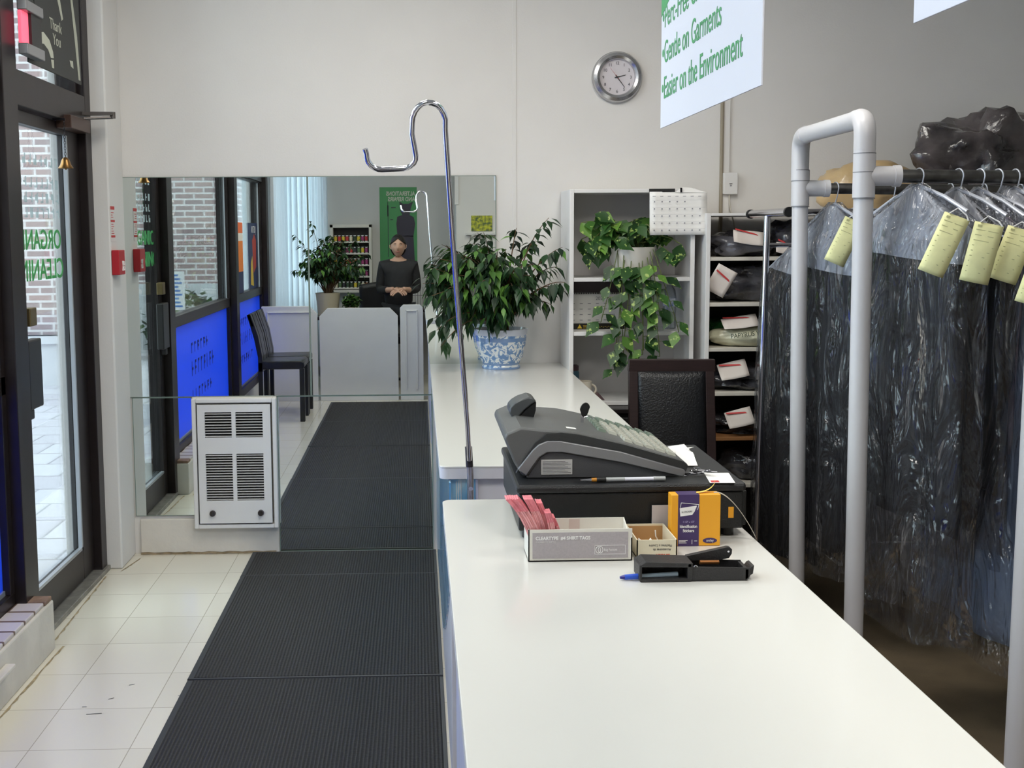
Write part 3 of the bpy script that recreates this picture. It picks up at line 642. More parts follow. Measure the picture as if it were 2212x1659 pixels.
text('Accessoires de', .0072, (x1-.012, y0-.0003, z0+.0185), (-1, 0, 0), (0, 0, -1), ink, sb, sx=.8, depth=.0001)
text('Machines a Coudre', .0072, (x1-.010, y0-.0003, z0+.0265), (-1, 0, 0), (0, 0, -1), ink, sb, sx=.8, depth=.0001)
text('SINGER', .0085, (x1-.014, y0-.0003, z0+.0075), (-1, 0, 0), (0, 0, -1), mat('red_orange_ink', (206, 84, 60), .6), sb, sx=.95, depth=.0001, bold=.0003)
tag(MB().tube([(.435+.04*k/24, 2.24+.018*sin(k*.9), z0+.010+.010*abs(sin(k*.7))) for k in range(25)]+[(.468, 2.236, z0+.03), (.467, 2.236, z0+.042)], .0012, 6).build('white_cord', paper, None, True), 'loose white cord curled inside the small beige box', 'cord')

# ------------------------------------------------------------------ identification sticker box
ib = thing('sticker_box', 'orange and purple box of identification stickers leaning on the cash drawer', 'box', (.556, 2.285, CT+.0005))
x0, x1, y0, y1, z0, zt = .506, .606, 2.268, 2.300, CT+.0005, CT+.106
MB().box(x0, x1, y0, y1, z0, zt).build('carton', orange_m, ib, bevel=.0012)
q = MB(); q.box(x0+.0135, x0+.0565, y0-.0004, y0, z0, zt); q.box(x0+.0135, x0+.0565, y0, y1, zt, zt+.0004); q.build('purple_panel', purple_m, ib)
q = MB(); q.add([(x0+.018, y0-.0008, zt-.044), (x0+.0515, y0-.0008, zt-.040), (x0+.051, y0-.0008, zt-.022), (x0+.0165, y0-.0008, zt-.027)], [(0, 1, 2, 3)])
q.build('sticker_picture', wi, ib)
q = MB(); q.add([(x0+.042, y0-.0010, zt-.041), (x0+.0515, y0-.0010, zt-.040), (x0+.0508, y0-.0010, zt-.024), (x0+.047, y0-.0010, zt-.034)], [(0, 1, 2, 3)]); q.build('picture_fold', purple_m, ib)
q = MB()
A, B, C_, D = [Vector(p) for p in ((x0+.018, y0-.0008, zt-.026), (x0+.0195, y0-.0008, zt-.016), (x0+.0555, y0-.0008, zt-.020), (x0+.053, y0-.0008, zt-.031))]
for a, b_ in ((A, B), (B, C_), (C_, D)): q.tube([a, b_], .0005, 4)
q.build('picture_outline', wi, ib)
text('16 STICKERS', .005, (x0+.020, y0-.0011, zt-.037), (1, 0, .08), (0, 0, 1), ink, ib, sx=.8, depth=.0001)
text('1 1/2" x 1/2"', .0058, (x0+.035, y0-.0007, z0+.048), (1, 0, 0), (0, 0, 1), mat('lilac_ink', (190, 180, 215), .6), ib, sx=.8, depth=.0001, align='CENTER')
text('Identification', .0085, (x0+.035, y0-.0007, z0+.038), (1, 0, 0), (0, 0, 1), wi, ib, sx=.80, depth=.0001, align='CENTER', bold=.0002)
text('Stickers', .0085, (x0+.035, y0-.0007, z0+.029), (1, 0, 0), (0, 0, 1), wi, ib, sx=.85, depth=.0001, align='CENTER', bold=.0002)
q = MB()
for zz, wdt in ((.011, .018), (.0085, .014), (.006, .016)): q.box(x0+.0155, x0+.0155+wdt, y0-.0007, y0-.0004, z0+zz, z0+zz+.0011)
q.box(x0+.042, x0+.043, y0-.0007, y0-.0004, z0+.004, z0+.013); q.box(x0+.047, x0+.053, y0-.0007, y0-.0004, z0+.010, z0+.0112); q.build('small_print', wi, ib)
q = MB(); q.prism([(x0+.079+.0145*cos(a), z0+.011+.0055*sin(a)) for a in [2*pi*k/28 for k in range(28)]], F2, y0-.0006, y0); q.build('maker_oval', purple_m, ib)
text('smiley', .0075, (x0+.079, y0-.0009, z0+.0088), (1, 0, 0), (0, 0, 1), wi, ib, sx=.8, depth=.0001, align='CENTER')
q = MB()
for i in range(26):
    pass
def ribbon(pts, wd, name, m, parent=None, d=(0, 1, 0)):
    q = MB(); d = Vector(d)*wd/2; n = len(pts)
    q.add([Vector(p)-d for p in pts]+[Vector(p)+d for p in pts], [(i, i+1, n+i+1, n+i) for i in range(n-1)])
    return q.build(name, m, parent, True, solid=.0004)
def bez(P, n=16):
    P = [Vector(p) for p in P]; out = []
    for i in range(n+1):
        t = i/n; a = P[:]
        while len(a) > 1: a = [a[k]*(1-t)+a[k+1]*t for k in range(len(a)-1)]
        out.append(a[0])
    return out
ribbon(bez([(.596, 2.285, zt+.001), (.625, 2.295, zt+.002), (.660, 2.315, .990), (.682, 2.31, .950), (.691, 2.305, .929)]), .010, 'backing_strip', mat('backing_paper', (214, 206, 190), .5), ib, (.25, 1, 0))
ribbon(bez([(.560, 2.285, zt+.001), (.585, 2.285, zt+.002), (.600, 2.295, zt+.012), (.602, 2.30, zt+.021)]), .012, 'sticker_tail', mat('yellow_tape', (236, 204, 96), .5), ib, (.3, 1, 0))
tag(MB().box(.478, .512, 2.3235, 2.3255, CT+.0005, CT+.072).build('price_card', mat('grey_card', (186, 180, 180), .7), None), 'plain grey card standing behind the beige sewing box against the drawer', 'card')

# ------------------------------------------------------------------ black tagging tool with a blue pen under it
st = thing('tagging_tool', 'black plastic tagging tool lying open at the front of the counter', 'tool', (.50, 2.05, CT+.0005))
tool = mat('tool_black', (40, 39, 40), .42, bump=.2, bscale=300)
TX = lambda u, v, w_: Vector((u, w_, v))
# hollow left head
q = MB(); zz = CT+.0005
q.prism([(.398, zz), (.490, zz-.0), (.494, zz+.006), (.398, zz+.006)], TX, 2.030, 2.085)
q.prism([(.396, zz+.030), (.408, zz+.0375), (.492, zz+.034), (.492, zz+.026), (.398, zz+.028)], TX, 2.030, 2.085)
q.box(.396, .401, 2.030, 2.085, zz+.004, zz+.032); q.box(.484, .494, 2.030, 2.085, zz+.004, zz+.034); q.box(.398, .49, 2.070, 2.085, zz, zz+.033)
q.build('tool_head', tool, st, bevel=.0015)
# tray
q = MB(); q.prism([(.488, zz), (.592, zz+.001), (.600, zz+.008), (.598, zz+.024), (.50, zz+.027), (.488, zz+.030)], TX, 2.032, 2.035)
q.prism([(.488, zz), (.592, zz+.001), (.600, zz+.008), (.596, zz+.024), (.50, zz+.027), (.488, zz+.030)], TX, 2.082, 2.085)
q.box(.488, .594, 2.032, 2.085, zz, zz+.003); q.box(.590, .597, 2.032, 2.085, zz+.002, zz+.022); q.prism([(.596, zz+.004), (.607, zz+.010), (.609, zz+.026), (.604, zz+.024), (.598, zz+.016)], TX, 2.04, 2.075)
q.build('tool_tray', tool, st, bevel=.001)
Ma = Matrix.Translation((.492, 2.075, zz+.033)) @ Matrix.Rotation(R(-7), 4, 'Y')
q = MB(); q.prism([(0, -.006), (.060, -.011), (.079, -.010), (.085, -.004), (.0865, .002), (.083, .0055), (.078, .0065), (0, .0015)], lambda u, v, w_: Ma @ Vector((u, w_, v*1.3)), .0, .012)
q.build('tool_arm', tool, st, bevel=.001)
q = MB(); q.prism([(.004*cos(a)*.5, .002*sin(a)*.9) for a in [2*pi*k/12 for k in range(12)]], lambda u, v, w_: Ma @ Vector((.079+u, w_, v)), -.0006, .0001); q.build('pivot_pin', chrome, st)
q = MB(); q.cyl((.512, 2.055, zz+.0285), (.548, 2.058, zz+.0275), .004, 10); q.build('copper_spring', mat('copper', (140, 92, 52), .4, .8), st, True)
q = MB(); q.tube([(.499+.003*cos(a), 2.0318, zz+.027+.003*sin(a)) for a in [pi*k/8 for k in range(9)]], .0009, 6); q.build('spring_clip', chrome, st, True)
pen('ballpoint_pen', 'blue capped ballpoint pen poking out from under the black tagging tool', (.363, 2.045, CT+.0058), (.470, 2.048, CT+.0100), [('pen_cap', 0, .08, .0018, .0036, mat('pen_blue_dark', (40, 36, 130), .3)), ('pen_cap_body', .08, .36, .0038, .0042, mat('pen_blue', (40, 84, 200), .3)), ('pen_barrel', .36, 1, .0036, .0036, mat('pen_barrel_clear', (196, 214, 226), .2))])

# ------------------------------------------------------------------ wall heater
t = thing('wall_heater', 'white electric wall heater with four louvred grilles below the mirrors', 'heater', (-.895, YW-.04, .13))
yf = YW-.05
q = MB(); q.box(-1.098, -1.078, yf-.012, YW-.02, .135, .772); q.box(-.712, -.692, yf-.012, YW-.02, .135, .772); q.box(-1.078, -.712, yf-.012, YW-.02, .752, .772); q.box(-1.078, -.712, yf-.012, YW-.02, .135, .155)
q.build('outer_frame', white_pt, t, bevel=.004)
px0, px1, pz0, pz1 = -1.070, -.720, .163, .744
gl = [(-1.035, -.906, .585, .708), (-.887, -.757, .585, .708), (-1.035, -.906, .275, .505), (-.887, -.757, .275, .505)]
xs = sorted({px0, px1, -1.035, -.906, -.887, -.757}); zs = sorted({pz0, pz1, .585, .708, .275, .505})
q = MB()
for i in range(len(xs)-1):
    for j in range(len(zs)-1):
        cx, cz = (xs[i]+xs[i+1])/2, (zs[j]+zs[j+1])/2
        if any(a < cx < b_ and c < cz < d for a, b_, c, d in gl): continue
        q.box(xs[i], xs[i+1], yf-.018, yf, zs[j], zs[j+1])
q.build('front_panel', white_pt, t)
MB().box(px0, px1, yf+.006, yf+.02, pz0, pz1).build('inner_body', mat('heater_inside', (30, 28, 26), .8), t)
for a, b_, c, d in gl:
    q = MB(); n_ = int((d-c)/.0125)
    for k in range(n_):
        zc = c+(k+.5)*(d-c)/n_
        q.prism([(yf-.018, zc-.0005), (yf-.0175, zc-.0030), (yf-.002, zc-.0022), (yf-.002, zc+.0002)], lambda u, v, w_: Vector((w_, u, v)), a, b_)
    q.build('louvre_grille', white_pt, t)
for x in (-1.008, -.775): q = MB(); q.cyl((x, yf-.032, .213), (x, yf-.017, .213), .013, 20, .0155); q.box(x-.002, x+.002, yf-.035, yf-.03, .203, .223); q.build('knob', mat('knob_dark', (44, 38, 36), .35), t, True)

# ------------------------------------------------------------------ red alarm box and sticker on the column
t = thing('alarm_box', 'small red box with a white emblem fixed to the white column', 'alarm', (-1.385, 5.375, 1.375))
rd = mat('alarm_red', (186, 32, 44), .4)
MB().box(-1.3995, -1.365, 5.32, 5.425, 1.377, 1.49).build('alarm_body', rd, t, bevel=.003)
q = MB()
for zc in (1.405, 1.428): q.tube([(-1.3642, 5.40+.009*cos(a), zc+.009*sin(a)) for a in [2*pi*k/18 for k in range(19)]], .0022, 6, caps=False)
q.tube([(-1.3642, 5.385, 1.395), (-1.3642, 5.372, 1.44)], .002, 6); q.tube([(-1.3642, 5.372, 1.395), (-1.3642, 5.385, 1.44)], .002, 6)
q.build('emblem', paper, t)
t = thing('wall_sticker', 'narrow white sticker with red bands above the red alarm box', 'sticker', (-1.399, 5.36, 1.53))
MB().box(-1.3995, -1.3985, 5.325, 5.395, 1.53, 1.69).build('sticker_base', mat('sticker_white', (228, 222, 218), .6), t)
q = MB()
for a, b_ in ((1.675, 1.69), (1.618, 1.628), (1.548, 1.558)): q.box(-1.3985, -1.398, 5.325, 5.395, a, b_)
for k in range(10):
    z = 1.565+k*.0105
    if not 1.61 < z < 1.632: q.box(-1.3985, -1.3981, 5.333, 5.38-.01*(k % 3), z, z+.003)
q.build('red_bands', redink, t)

# ------------------------------------------------------------------ wall clock
t = thing('wall_clock', 'round silver-rimmed wall clock on the far wall', 'clock', (.954, YW-.02, 2.17))
Mc = Matrix.Rotation(R(90), 4, 'X'); cc = (.954, YW-.001, 2.291)
MB().lathe([(.100, 0), (.118, .004), (.1205, .015), (.113, .030), (.098, .036), (.086, .030), (.083, .018), (.083, .006)], cc, 64, Mc).build('clock_rim', mat('brushed_silver', (196, 196, 198), .22, .9), t, True)
face_ = MB().lathe([(.0835, .002), (.0835, .0125)], cc, 48, Mc).build('clock_face', mat('clock_face', (214, 208, 212), .6), t)
for k in range(1, 13):
    a = R(90-30*k); s = str(k)
    text(s, .020, (.954+.066*cos(a), YW-.0145, 2.291+.066*sin(a)-.007), (1, 0, 0), (0, 0, 1), ink, face_, 'numeral', depth=.0002, align='CENTER')
def hand(nm, ang, l, wd, m, y):
    d = Vector((sin(R(ang)), 0, cos(R(ang)))); p = Vector((d.z, 0, -d.x)); c = Vector((.954, y, 2.291)); q = MB()
    q.add([c-d*.012-p*wd, c-d*.012+p*wd, c+d*l+p*wd*.4, c+d*l-p*wd*.4], [(0, 1, 2, 3)]); q.build(nm, m, t, solid=.001)
hand('hour_hand', 76, .042, .0028, mat('clock_hand', (20, 24, 26), .4), YW-.016); hand('minute_hand', 143, .060, .0024, MATS['clock_hand'], YW-.018); hand('second_hand', 322, .055, .0006, redink, YW-.0195)
MB().cyl((.954, YW-.014, 2.291), (.954, YW-.021, 2.291), .004, 12).build('clock_hub', MATS['clock_hand'], t, True)

# ------------------------------------------------------------------ thermostat box and its cable
t = thing('thermostat', 'small white thermostat box with a cable, on the far wall beside the painted pipe', 'thermostat', (1.50, YW-.02, 1.735))
MB().box(1.468, 1.538, YW-.034, YW-.013, 1.735, 1.838).build('thermostat_case', white_pt, t, bevel=.004)
q = MB(); q.box(1.496, 1.510, YW-.0365, YW-.034, 1.783, 1.786); q.box(1.499, 1.507, YW-.0365, YW-.034, 1.774, 1.777); q.build('thermostat_mark', ink, t)
MB().tube(bez([(1.50, YW-.02, 1.735), (1.502, YW-.02, 1.70), (1.50, YW-.015, 1.65), (1.535, YW-.015, 1.62), (1.54, YW-.012, 1.50)]), .0035, 8).build('cable', white_old, t, True)

# ------------------------------------------------------------------ bookcase
t = thing('bookcase', 'narrow white open bookcase on the far wall holding the trailing pothos', 'bookcase', (.97, 5.40, .76))
sx0, sx1, sy0, sy1 = .688, 1.262, 5.245, YW-.012
MB().box(sx0, sx0+.020, sy0, sy1, .78, 1.752).build('side_panel', white_pt, t, bevel=.002); MB().box(sx1-.020, sx1, sy0, sy1, .78, 1.752).build('side_panel', white_pt, t, bevel=.002)
MB().box(sx0+.02, sx1-.02, sy0, sy1, 1.735, 1.752).build('top_board', white_pt, t, bevel=.002)
for z in (1.333, 1.085, .762): MB().box(sx0+(.0 if z < 1 else .02), sx1-(.0 if z < 1 else .02), sy0+.004, sy1-.004, z, z+.018).build('shelf', white_pt, t, bevel=.002)
MB().box(sx0+.02, sx1-.02, sy1-.006, sy1-.001, .78, 1.735).build('back_panel', mat('bookcase_back', (222, 218, 216), .7), t)
tk = thing('cabinet', 'low black cabinet under the white bookcase, behind the leather chair', 'cabinet', (1.02, 5.3, 0))
MB().box(.70, 1.30, 5.16, YW-.01, .05, .74).build('cabinet_body', mat('black_cabinet', (20, 19, 20), .5), tk, bevel=.004)
MB().box(.69, 1.31, 5.14, YW-.005, .74, .760).build('cabinet_top', mat('black_cabinet_top', (34, 30, 30), .35), tk, bevel=.003)
MB().box(.72, 1.28, 5.18, 5.5, 0, .05).build('plinth', black_pl, tk)
for x0_ in (.715, 1.0): MB().box(x0_, x0_+.275, 5.145, 5.16, .07, .72).build('cabinet_door', black_pl, tk, bevel=.003)
for x0_, d_ in zip((.98, 1.01), [c for c in tk.children if c.name.startswith('cabinet_door')]): MB().box(x0_-.004, x0_+.004, 5.130, 5.1455, .50, .60).build('door_handle', chrome, d_)
# items on it
t = thing('mug', 'plain cream mug on the lowest board of the white bookcase', 'mug', (.762, 5.33, .781))
MB().lathe([(.034, 0), (.040, .004), (.041, .085), (.037, .085), (.036, .008)], (.765, 5.33, .781), 28).build('mug_body', mat('cream_ceramic', (220, 212, 196), .35), t, True)
MB().tube([(.80+.026*sin(a), 5.33, .825+.024*cos(a)) for a in [pi*k/10 for k in range(11)]], .0055, 8).build('mug_handle', MATS['cream_ceramic'], t, True)
t = thing('small_jar', 'blue-lidded jar at the lower left corner of the white bookcase, behind the mug', 'jar', (.735, 5.45, .781))
MB().lathe([(.026, 0), (.03, .006), (.03, .11), (.026, .12)], (.735, 5.46, .781), 24).build('jar_body', mat('teal_jar', (70, 112, 132), .4), t, True)
MB().lathe([(.028, .12), (.028, .142), (.02, .147)], (.735, 5.46, .781), 24).build('jar_lid', mat('jar_lid', (90, 70, 74), .4), t, True)
q = MB(); q.prism([(.815, .781), (.862, .781), (.832, .815), (.825, .815)], F2, 5.29, 5.36)
tag(q.build('tape_dispenser', mat('mauve_plastic', (96, 74, 78), .4), None, bevel=.003), 'small dark mauve tape dispenser beside the cream mug in the bookcase', 'tape dispenser')
# desk calendar
t = thing('desk_calendar', 'large 2025 desk calendar pad standing on the middle shelf of the bookcase', 'calendar', (.83, 5.35, 1.103))
MB().box(.712, .960, 5.415, 5.425, 1.125, 1.325).build('calendar_pad', paper, t)
MB().box(.710, .962, 5.412, 5.428, 1.275, 1.330).build('calendar_header', mat('calendar_dark', (58, 48, 52), .5), t)
q = MB()
for k in range(30): q.box(.716+k*.0082, .720+k*.0082, 5.409, 5.413, 1.268, 1.276)
q.build('spiral_binding', steel_gr, t)
text('2025', .022, (.835, 5.4142, 1.240), (1, 0, 0), (0, 0, 1), mat('calendar_grey_ink', (130, 130, 138), .6), t, depth=.0002)
q = MB()
for r_ in range(4):
    for c_ in range(6): q.box(.722+c_*.038, .736+c_*.038, 5.4142, 5.4148, 1.222-r_*.026, 1.2245-r_*.026)
q.build('calendar_marks', MATS['calendar_grey_ink'], t)
MB().box(.706, .966, 5.39, 5.43, 1.1035, 1.130).build('calendar_base', mat('calendar_base', (22, 20, 18), .4), t)
yk = mat('gold_print', (222, 190, 60), .5)
q = MB(); q.prism([(.745, 1.1075), (.768, 1.1075), (.7565, 1.127)], F2, 5.389, 5.3902); q.box(.772, .822, 5.3892, 5.3902, 1.120, 1.1215); q.box(.772, .822, 5.3892, 5.3902, 1.1085, 1.110); q.build('maker_badge', yk, t)
text('HAMMER', .0095, (.774, 5.389, 1.1125), (1, 0, 0), (0, 0, 1), yk, t, depth=.0002, sx=1.1)
q = MB()
for k in range(14): q.box(.832+k*.0085, .837+k*.0085, 5.3892, 5.3902, 1.112+.004*(k % 2), 1.114+.004*(k % 2))
q.build('gold_small_print', yk, t)
# water bottle
t = thing('water_bottle', 'clear plastic water bottle with blue label at the right of the middle shelf', 'bottle', (1.176, 5.37, 1.1035))
bc_ = (1.176, 5.37, 1.1035)
MB().lathe([(.024, 0), (.030, .004), (.031, .05), (.029, .07), (.031, .09), (.031, .15), (.026, .185), (.014, .20), (.0135, .215)], bc_, 28).build('bottle_body', thin('clear_bottle', (236, 242, 244), .12, .05), t, True)
MB().lathe([(.0315, .108), (.0315, .146)], bc_, 28).build('bottle_label', mat('bottle_label', (60, 90, 160), .4, col2=(225, 230, 236), nscale=25), t, True)
MB().lathe([(.0155, .208), (.0155, .226)], bc_, 20).build('bottle_cap', paper, t, True)
# hanging wall calendar
t = thing('hanging_calendar', 'white monthly calendar sheet clipped over the top right corner of the bookcase', 'calendar', (1.18, 5.235, 1.545))
MB().grid(lambda u, v: Vector((1.049+.262*u, 5.222+.012*v+.003*sin(3*u), 1.543+.195*v)), 8, 8).build('calendar_sheet', paper, t, True, solid=.0015)
q = MB(); q.add([(1.047, 5.236, 1.735), (1.165, 5.236, 1.737), (1.165, 5.236, 1.752), (1.047, 5.236, 1.752)], [(0, 1, 2, 3)]); q.build('dark_strip', black_pl, t, solid=.002)
q = MB(); q.add([(1.165, 5.233, 1.735), (1.31, 5.233, 1.733), (1.24, 5.245, 1.755), (1.20, 5.248, 1.758)], [(0, 1, 2, 3)]); q.build('folded_sheet', paper, t, solid=.002)
q = MB(); q.box(1.188, 1.196, 5.228, 5.236, 1.735, 1.755); q.build('clip', steel_gr, t)
q = MB()
for r_ in range(5):
    z = 1.690-r_*.032
    q.box(1.060, 1.300, 5.2195+.002*0, 5.2200, z+.0095, z+.0100)
    for c_ in range(7):
        if r_ == 0 and c_ > 4 or r_ == 4 and c_ < 0: continue
        q.box(1.066+c_*.0345, 1.072+c_*.0345, 5.2195, 5.2200, z, z+.0055)
for c_ in range(7): q.box(1.060+c_*.0345, 1.074+c_*.0345, 5.2195, 5.2200, 1.716, 1.7185)
q.build('calendar_grid', MATS['calendar_grey_ink'], t)

# ------------------------------------------------------------------ plants
def leaf(q, p, d, side, L, W, droop=.25, fold=.25, n=4):
    """one pointed leaf from p along d, blade spread along side"""
    d = d.normalized(); nrm = d.cross(side).normalized(); side = nrm.cross(d).normalized()
    vs = []; prof = [0.05, .62, 1, .72, .28, 0][:n+2]
    N = len(prof)
    for i in range(N):
        t_ = i/(N-1); c = p+d*L*t_-Vector((0, 0, 1))*droop*L*t_*t_
        wv_ = prof[i]*W/2
        vs += [c-side*wv_+nrm*fold*wv_, c, c+side*wv_+nrm*fold*wv_]
    fs = []
    for i in range(N-1):
        a = i*3; fs += [(a, a+1, a+4, a+3), (a+1, a+2, a+5, a+4)]
    q.add(vs, fs)
def ficus(root, base, cen, rad, nb, nl, seed, yclamp=None, tips=(), L=.055):
    random.seed(seed); lf = MB(); tw = MB(); base = Vector(base); ends = [Vector(x) for x in tips]
    while len(ends) < nb:
        d = Vector((random.gauss(0, 1), random.gauss(0, 1), random.gauss(0, 1))).normalized()*random.random()**.35
        e_ = Vector(cen)+Vector((d.x*rad[0], d.y*rad[1], d.z*rad[2]))
        ends.append(e_)
    for e_ in ends:
        if yclamp: e_.y = min(e_.y, yclamp)
        s0 = base+Vector((random.uniform(-.03, .03), random.uniform(-.03, .03), 0))
        mid = s0.lerp(e_, .45)+Vector((0, 0, .10+.08*random.random())); mid2 = s0.lerp(e_, .8)+Vector((0, 0, .06))
        pts = bez([s0, mid, mid2, e_], 10)
        tw.tube(pts, [.0045*(1-.75*i/10) for i in range(11)], 5)
        for k in range(nl):
            u = .38+.62*k/(nl-1); i = min(9, int(u*10)); p = pts[i].lerp(pts[i+1], u*10-i)
            t_ = (pts[i+1]-pts[i]).normalized(); a = random.uniform(0, 2*pi)
            o = Vector((cos(a), sin(a), random.uniform(-.7, .2))); d = (t_*.5+o*.6+Vector((0, 0, -.55))).normalized()
            if yclamp and p.y+d.y*L > yclamp+.03: d.y = -abs(d.y)
            st_ = p+o.normalized()*.012
            l_ = L*random.uniform(.7, 1.25)
            sd = Vector((-d.y, d.x, random.uniform(-.3, .3)))
            if sd.length < .1: sd = Vector((1, 0, 0))
            leaf(lf, st_, d, sd, l_, l_*.5, .3, .3)
    lf.build('foliage', ficus_m, root, True, angle=80); tw.build('stems', twig_m, root, True)
def pot(root, c, prof, m, soil_r, soil_z, name='pot'):
    MB().lathe(prof, c, 40).build(name, m, root, True)
    q = MB(); q.lathe([(soil_r, 0), (soil_r, .008)], Vector(c)+Vector((0, 0, soil_z)), 28); q.build('soil', soil, root)
# blue and white ceramic
cer = bpy.data.materials.new('blue_white_ceramic'); cer.use_nodes = True; nt = cer.node_tree; b = nt.nodes['Principled BSDF']; b.inputs['Roughness'].default_value = .2; b.inputs['Coat Weight'].default_value = .5
tc = nt.nodes.new('ShaderNodeTexCoord'); sp = nt.nodes.new('ShaderNodeSeparateXYZ'); nt.links.new(tc.outputs['Object'], sp.inputs[0])
n = nt.nodes.new('ShaderNodeTexNoise'); n.inputs['Scale'].default_value = 24; n.inputs['Detail'].default_value = 3; n.inputs['Distortion'].default_value = 2.5; nt.links.new(tc.outputs['Object'], n.inputs['Vector'])
c1 = nt.nodes.new('ShaderNodeValToRGB'); e = c1.color_ramp.elements; e[0].position = .44; e[0].color = rgb(104, 140, 186); e[1].position = .53; e[1].color = rgb(228, 232, 232); q_ = e.new(.49); q_.color = rgb(150, 178, 208)
nt.links.new(n.outputs[0], c1.inputs[0])
c2 = nt.nodes.new('ShaderNodeValToRGB'); c2.color_ramp.interpolation = 'CONSTANT'; e = c2.color_ramp.elements
e[0].position = 0; e[0].color = (1, 1, 1, 1)
for p_, v_ in ((.05, 0), (.10, 1), (.15, 0), (.68, 1), (.77, 0)):
    q_ = e.new(p_); q_.color = (v_, v_, v_, 1)
e[len(e)-1].color = (0, 0, 0, 1)
mr = nt.nodes.new('ShaderNodeMapRange'); mr.inputs[1].default_value = 0; mr.inputs[2].default_value = .19; nt.links.new(sp.outputs[2], mr.inputs[0]); nt.links.new(mr.outputs[0], c2.inputs[0])
mx = nt.nodes.new('ShaderNodeMix'); mx.data_type = 'RGBA'; nt.links.new(c2.outputs[0], mx.inputs[0]); nt.links.new(c1.outputs[0], mx.inputs[6]); mx.inputs[7].default_value = rgb(120, 150, 192)
# plain pale rim above the pattern
gt = nt.nodes.new('ShaderNodeMath'); gt.operation = 'GREATER_THAN'; gt.inputs[1].default_value = .158; nt.links.new(sp.outputs[2], gt.inputs[0])
mx2 = nt.nodes.new('ShaderNodeMix'); mx2.data_type = 'RGBA'; nt.links.new(gt.outputs[0], mx2.inputs[0]); nt.links.new(mx.outputs[2], mx2.inputs[6]); mx2.inputs[7].default_value = rgb(206, 212, 224)
nt.links.new(mx2.outputs[2], b.inputs['Base Color'])
t = thing('potted_ficus', 'weeping ficus in a blue and white ceramic pot at the far end of the counter', 'potted plant', (.385, 5.385, CT+.0005))
pot(t, (.385, 5.385, CT+.0005), [(.076, 0), (.090, .0), (.091, .010), (.086, .018), (.104, .06), (.118, .12), (.121, .158), (.124, .160), (.125, .186), (.118, .187), (.112, .16), (.09, .05), (.07, .01)], cer, .113, .162)
tips = [(.60, 5.30, 1.625), (.66, 5.28, 1.49), (.67, 5.25, 1.33), (.655, 5.30, 1.30), (.08, 5.2, 1.12), (.06, 5.15, 1.28), (.05, 5.22, 1.40), (.12, 5.25, 1.50), (.62, 5.35, 1.22), (.10, 5.2, 1.05), (.02, 5.25, 1.33), (.46, 5.4, 1.58), (.30, 5.3, 1.56), (.55, 5.4, 1.52), (.64, 5.3, 1.40)]
ficus(t, (.385, 5.385, 1.095), (.30, 5.27, 1.32), (.27, .18, .20), 135, 14, 77, 5.49, tips, L=.060)

# pothos in a white hanging bowl on the top shelf
t = thing('potted_pothos', 'variegated pothos trailing from a white bowl in the top of the bookcase', 'potted plant', (.985, 5.30, 1.352))
pc = (.985, 5.315, 1.352)
pot(t, pc, [(.052, 0), (.07, .004), (.080, .03), (.104, .105), (.108, .135), (.104, .137), (.098, .10), (.07, .02)], mat('ivory_pot', (228, 224, 214), .4), .098, .125)
MB().lathe([(.06, 0), (.092, .001), (.095, .012), (.085, .013), (.06, .006)], (pc[0], pc[1], 1.3515), 32).build('saucer', mat('terracotta_saucer', (128, 84, 70), .6), t, True)
random.seed(21); lf = MB(); tw = MB()
ends = []
for k in range(22):
    a = random.uniform(0, 2*pi); r_ = random.uniform(.10, .27)
    ends.append((Vector((.97+r_*cos(a)*1.05, 5.28+.11*sin(a), 1.56+random.uniform(-.10, .07))), 5))
for x_, z_ in ((.74, 1.60), (.78, 1.52), (.80, 1.64), (.88, 1.60), (1.20, 1.50), (1.17, 1.44), (1.05, 1.58), (.76, 1.47), (.97, 1.6), (1.12, 1.55), (.85, 1.50)): ends.append((Vector((x_, 5.22+.05*random.random(), z_)), 6))
for e_, nl in ends:
    e_.x = min(max(e_.x, .735), 1.205); e_.y = min(e_.y, 5.42)
    s0 = Vector((pc[0]+random.uniform(-.05, .05), pc[1]+random.uniform(-.05, .03), 1.48)); pts = bez([s0, s0.lerp(e_, .5)+Vector((0, 0, .10)), e_], 8)
    tw.tube(pts, .0022, 5)
    for k in range(nl):
        u = .35+.65*k/(nl-1); i = min(7, int(u*8)); p = pts[i].lerp(pts[i+1], u*8-i); a = random.uniform(0, 2*pi)
        d = Vector((cos(a)*.8, -.5+.5*sin(a), random.uniform(-.9, -.1))).normalized()
        if e_.x < .8: d.x = abs(d.x)*.3
        if e_.x > 1.15: d.x = -abs(d.x)*.3
        if p.x > 1.0 and p.z > 1.50 and p.y < 5.30: continue
        L = random.uniform(.07, .105); leaf(lf, p, d, Vector((1, .2*sin(a), .2)), L, L*.72, .15, .15)
vines = [((.90, 5.235), .98, .03), ((.94, 5.225), .93, -.04), ((1.0, 5.22), 1.02, .02), ((1.04, 5.225), .99, .05), ((1.08, 5.235), 1.10, .09), ((.97, 5.215), 1.06, -.03), ((.90, 5.22), 1.15, -.06), ((1.06, 5.215), 1.18, .03), ((1.02, 5.22), 1.0, .0), ((.93, 5.21), 1.02, -.02)]
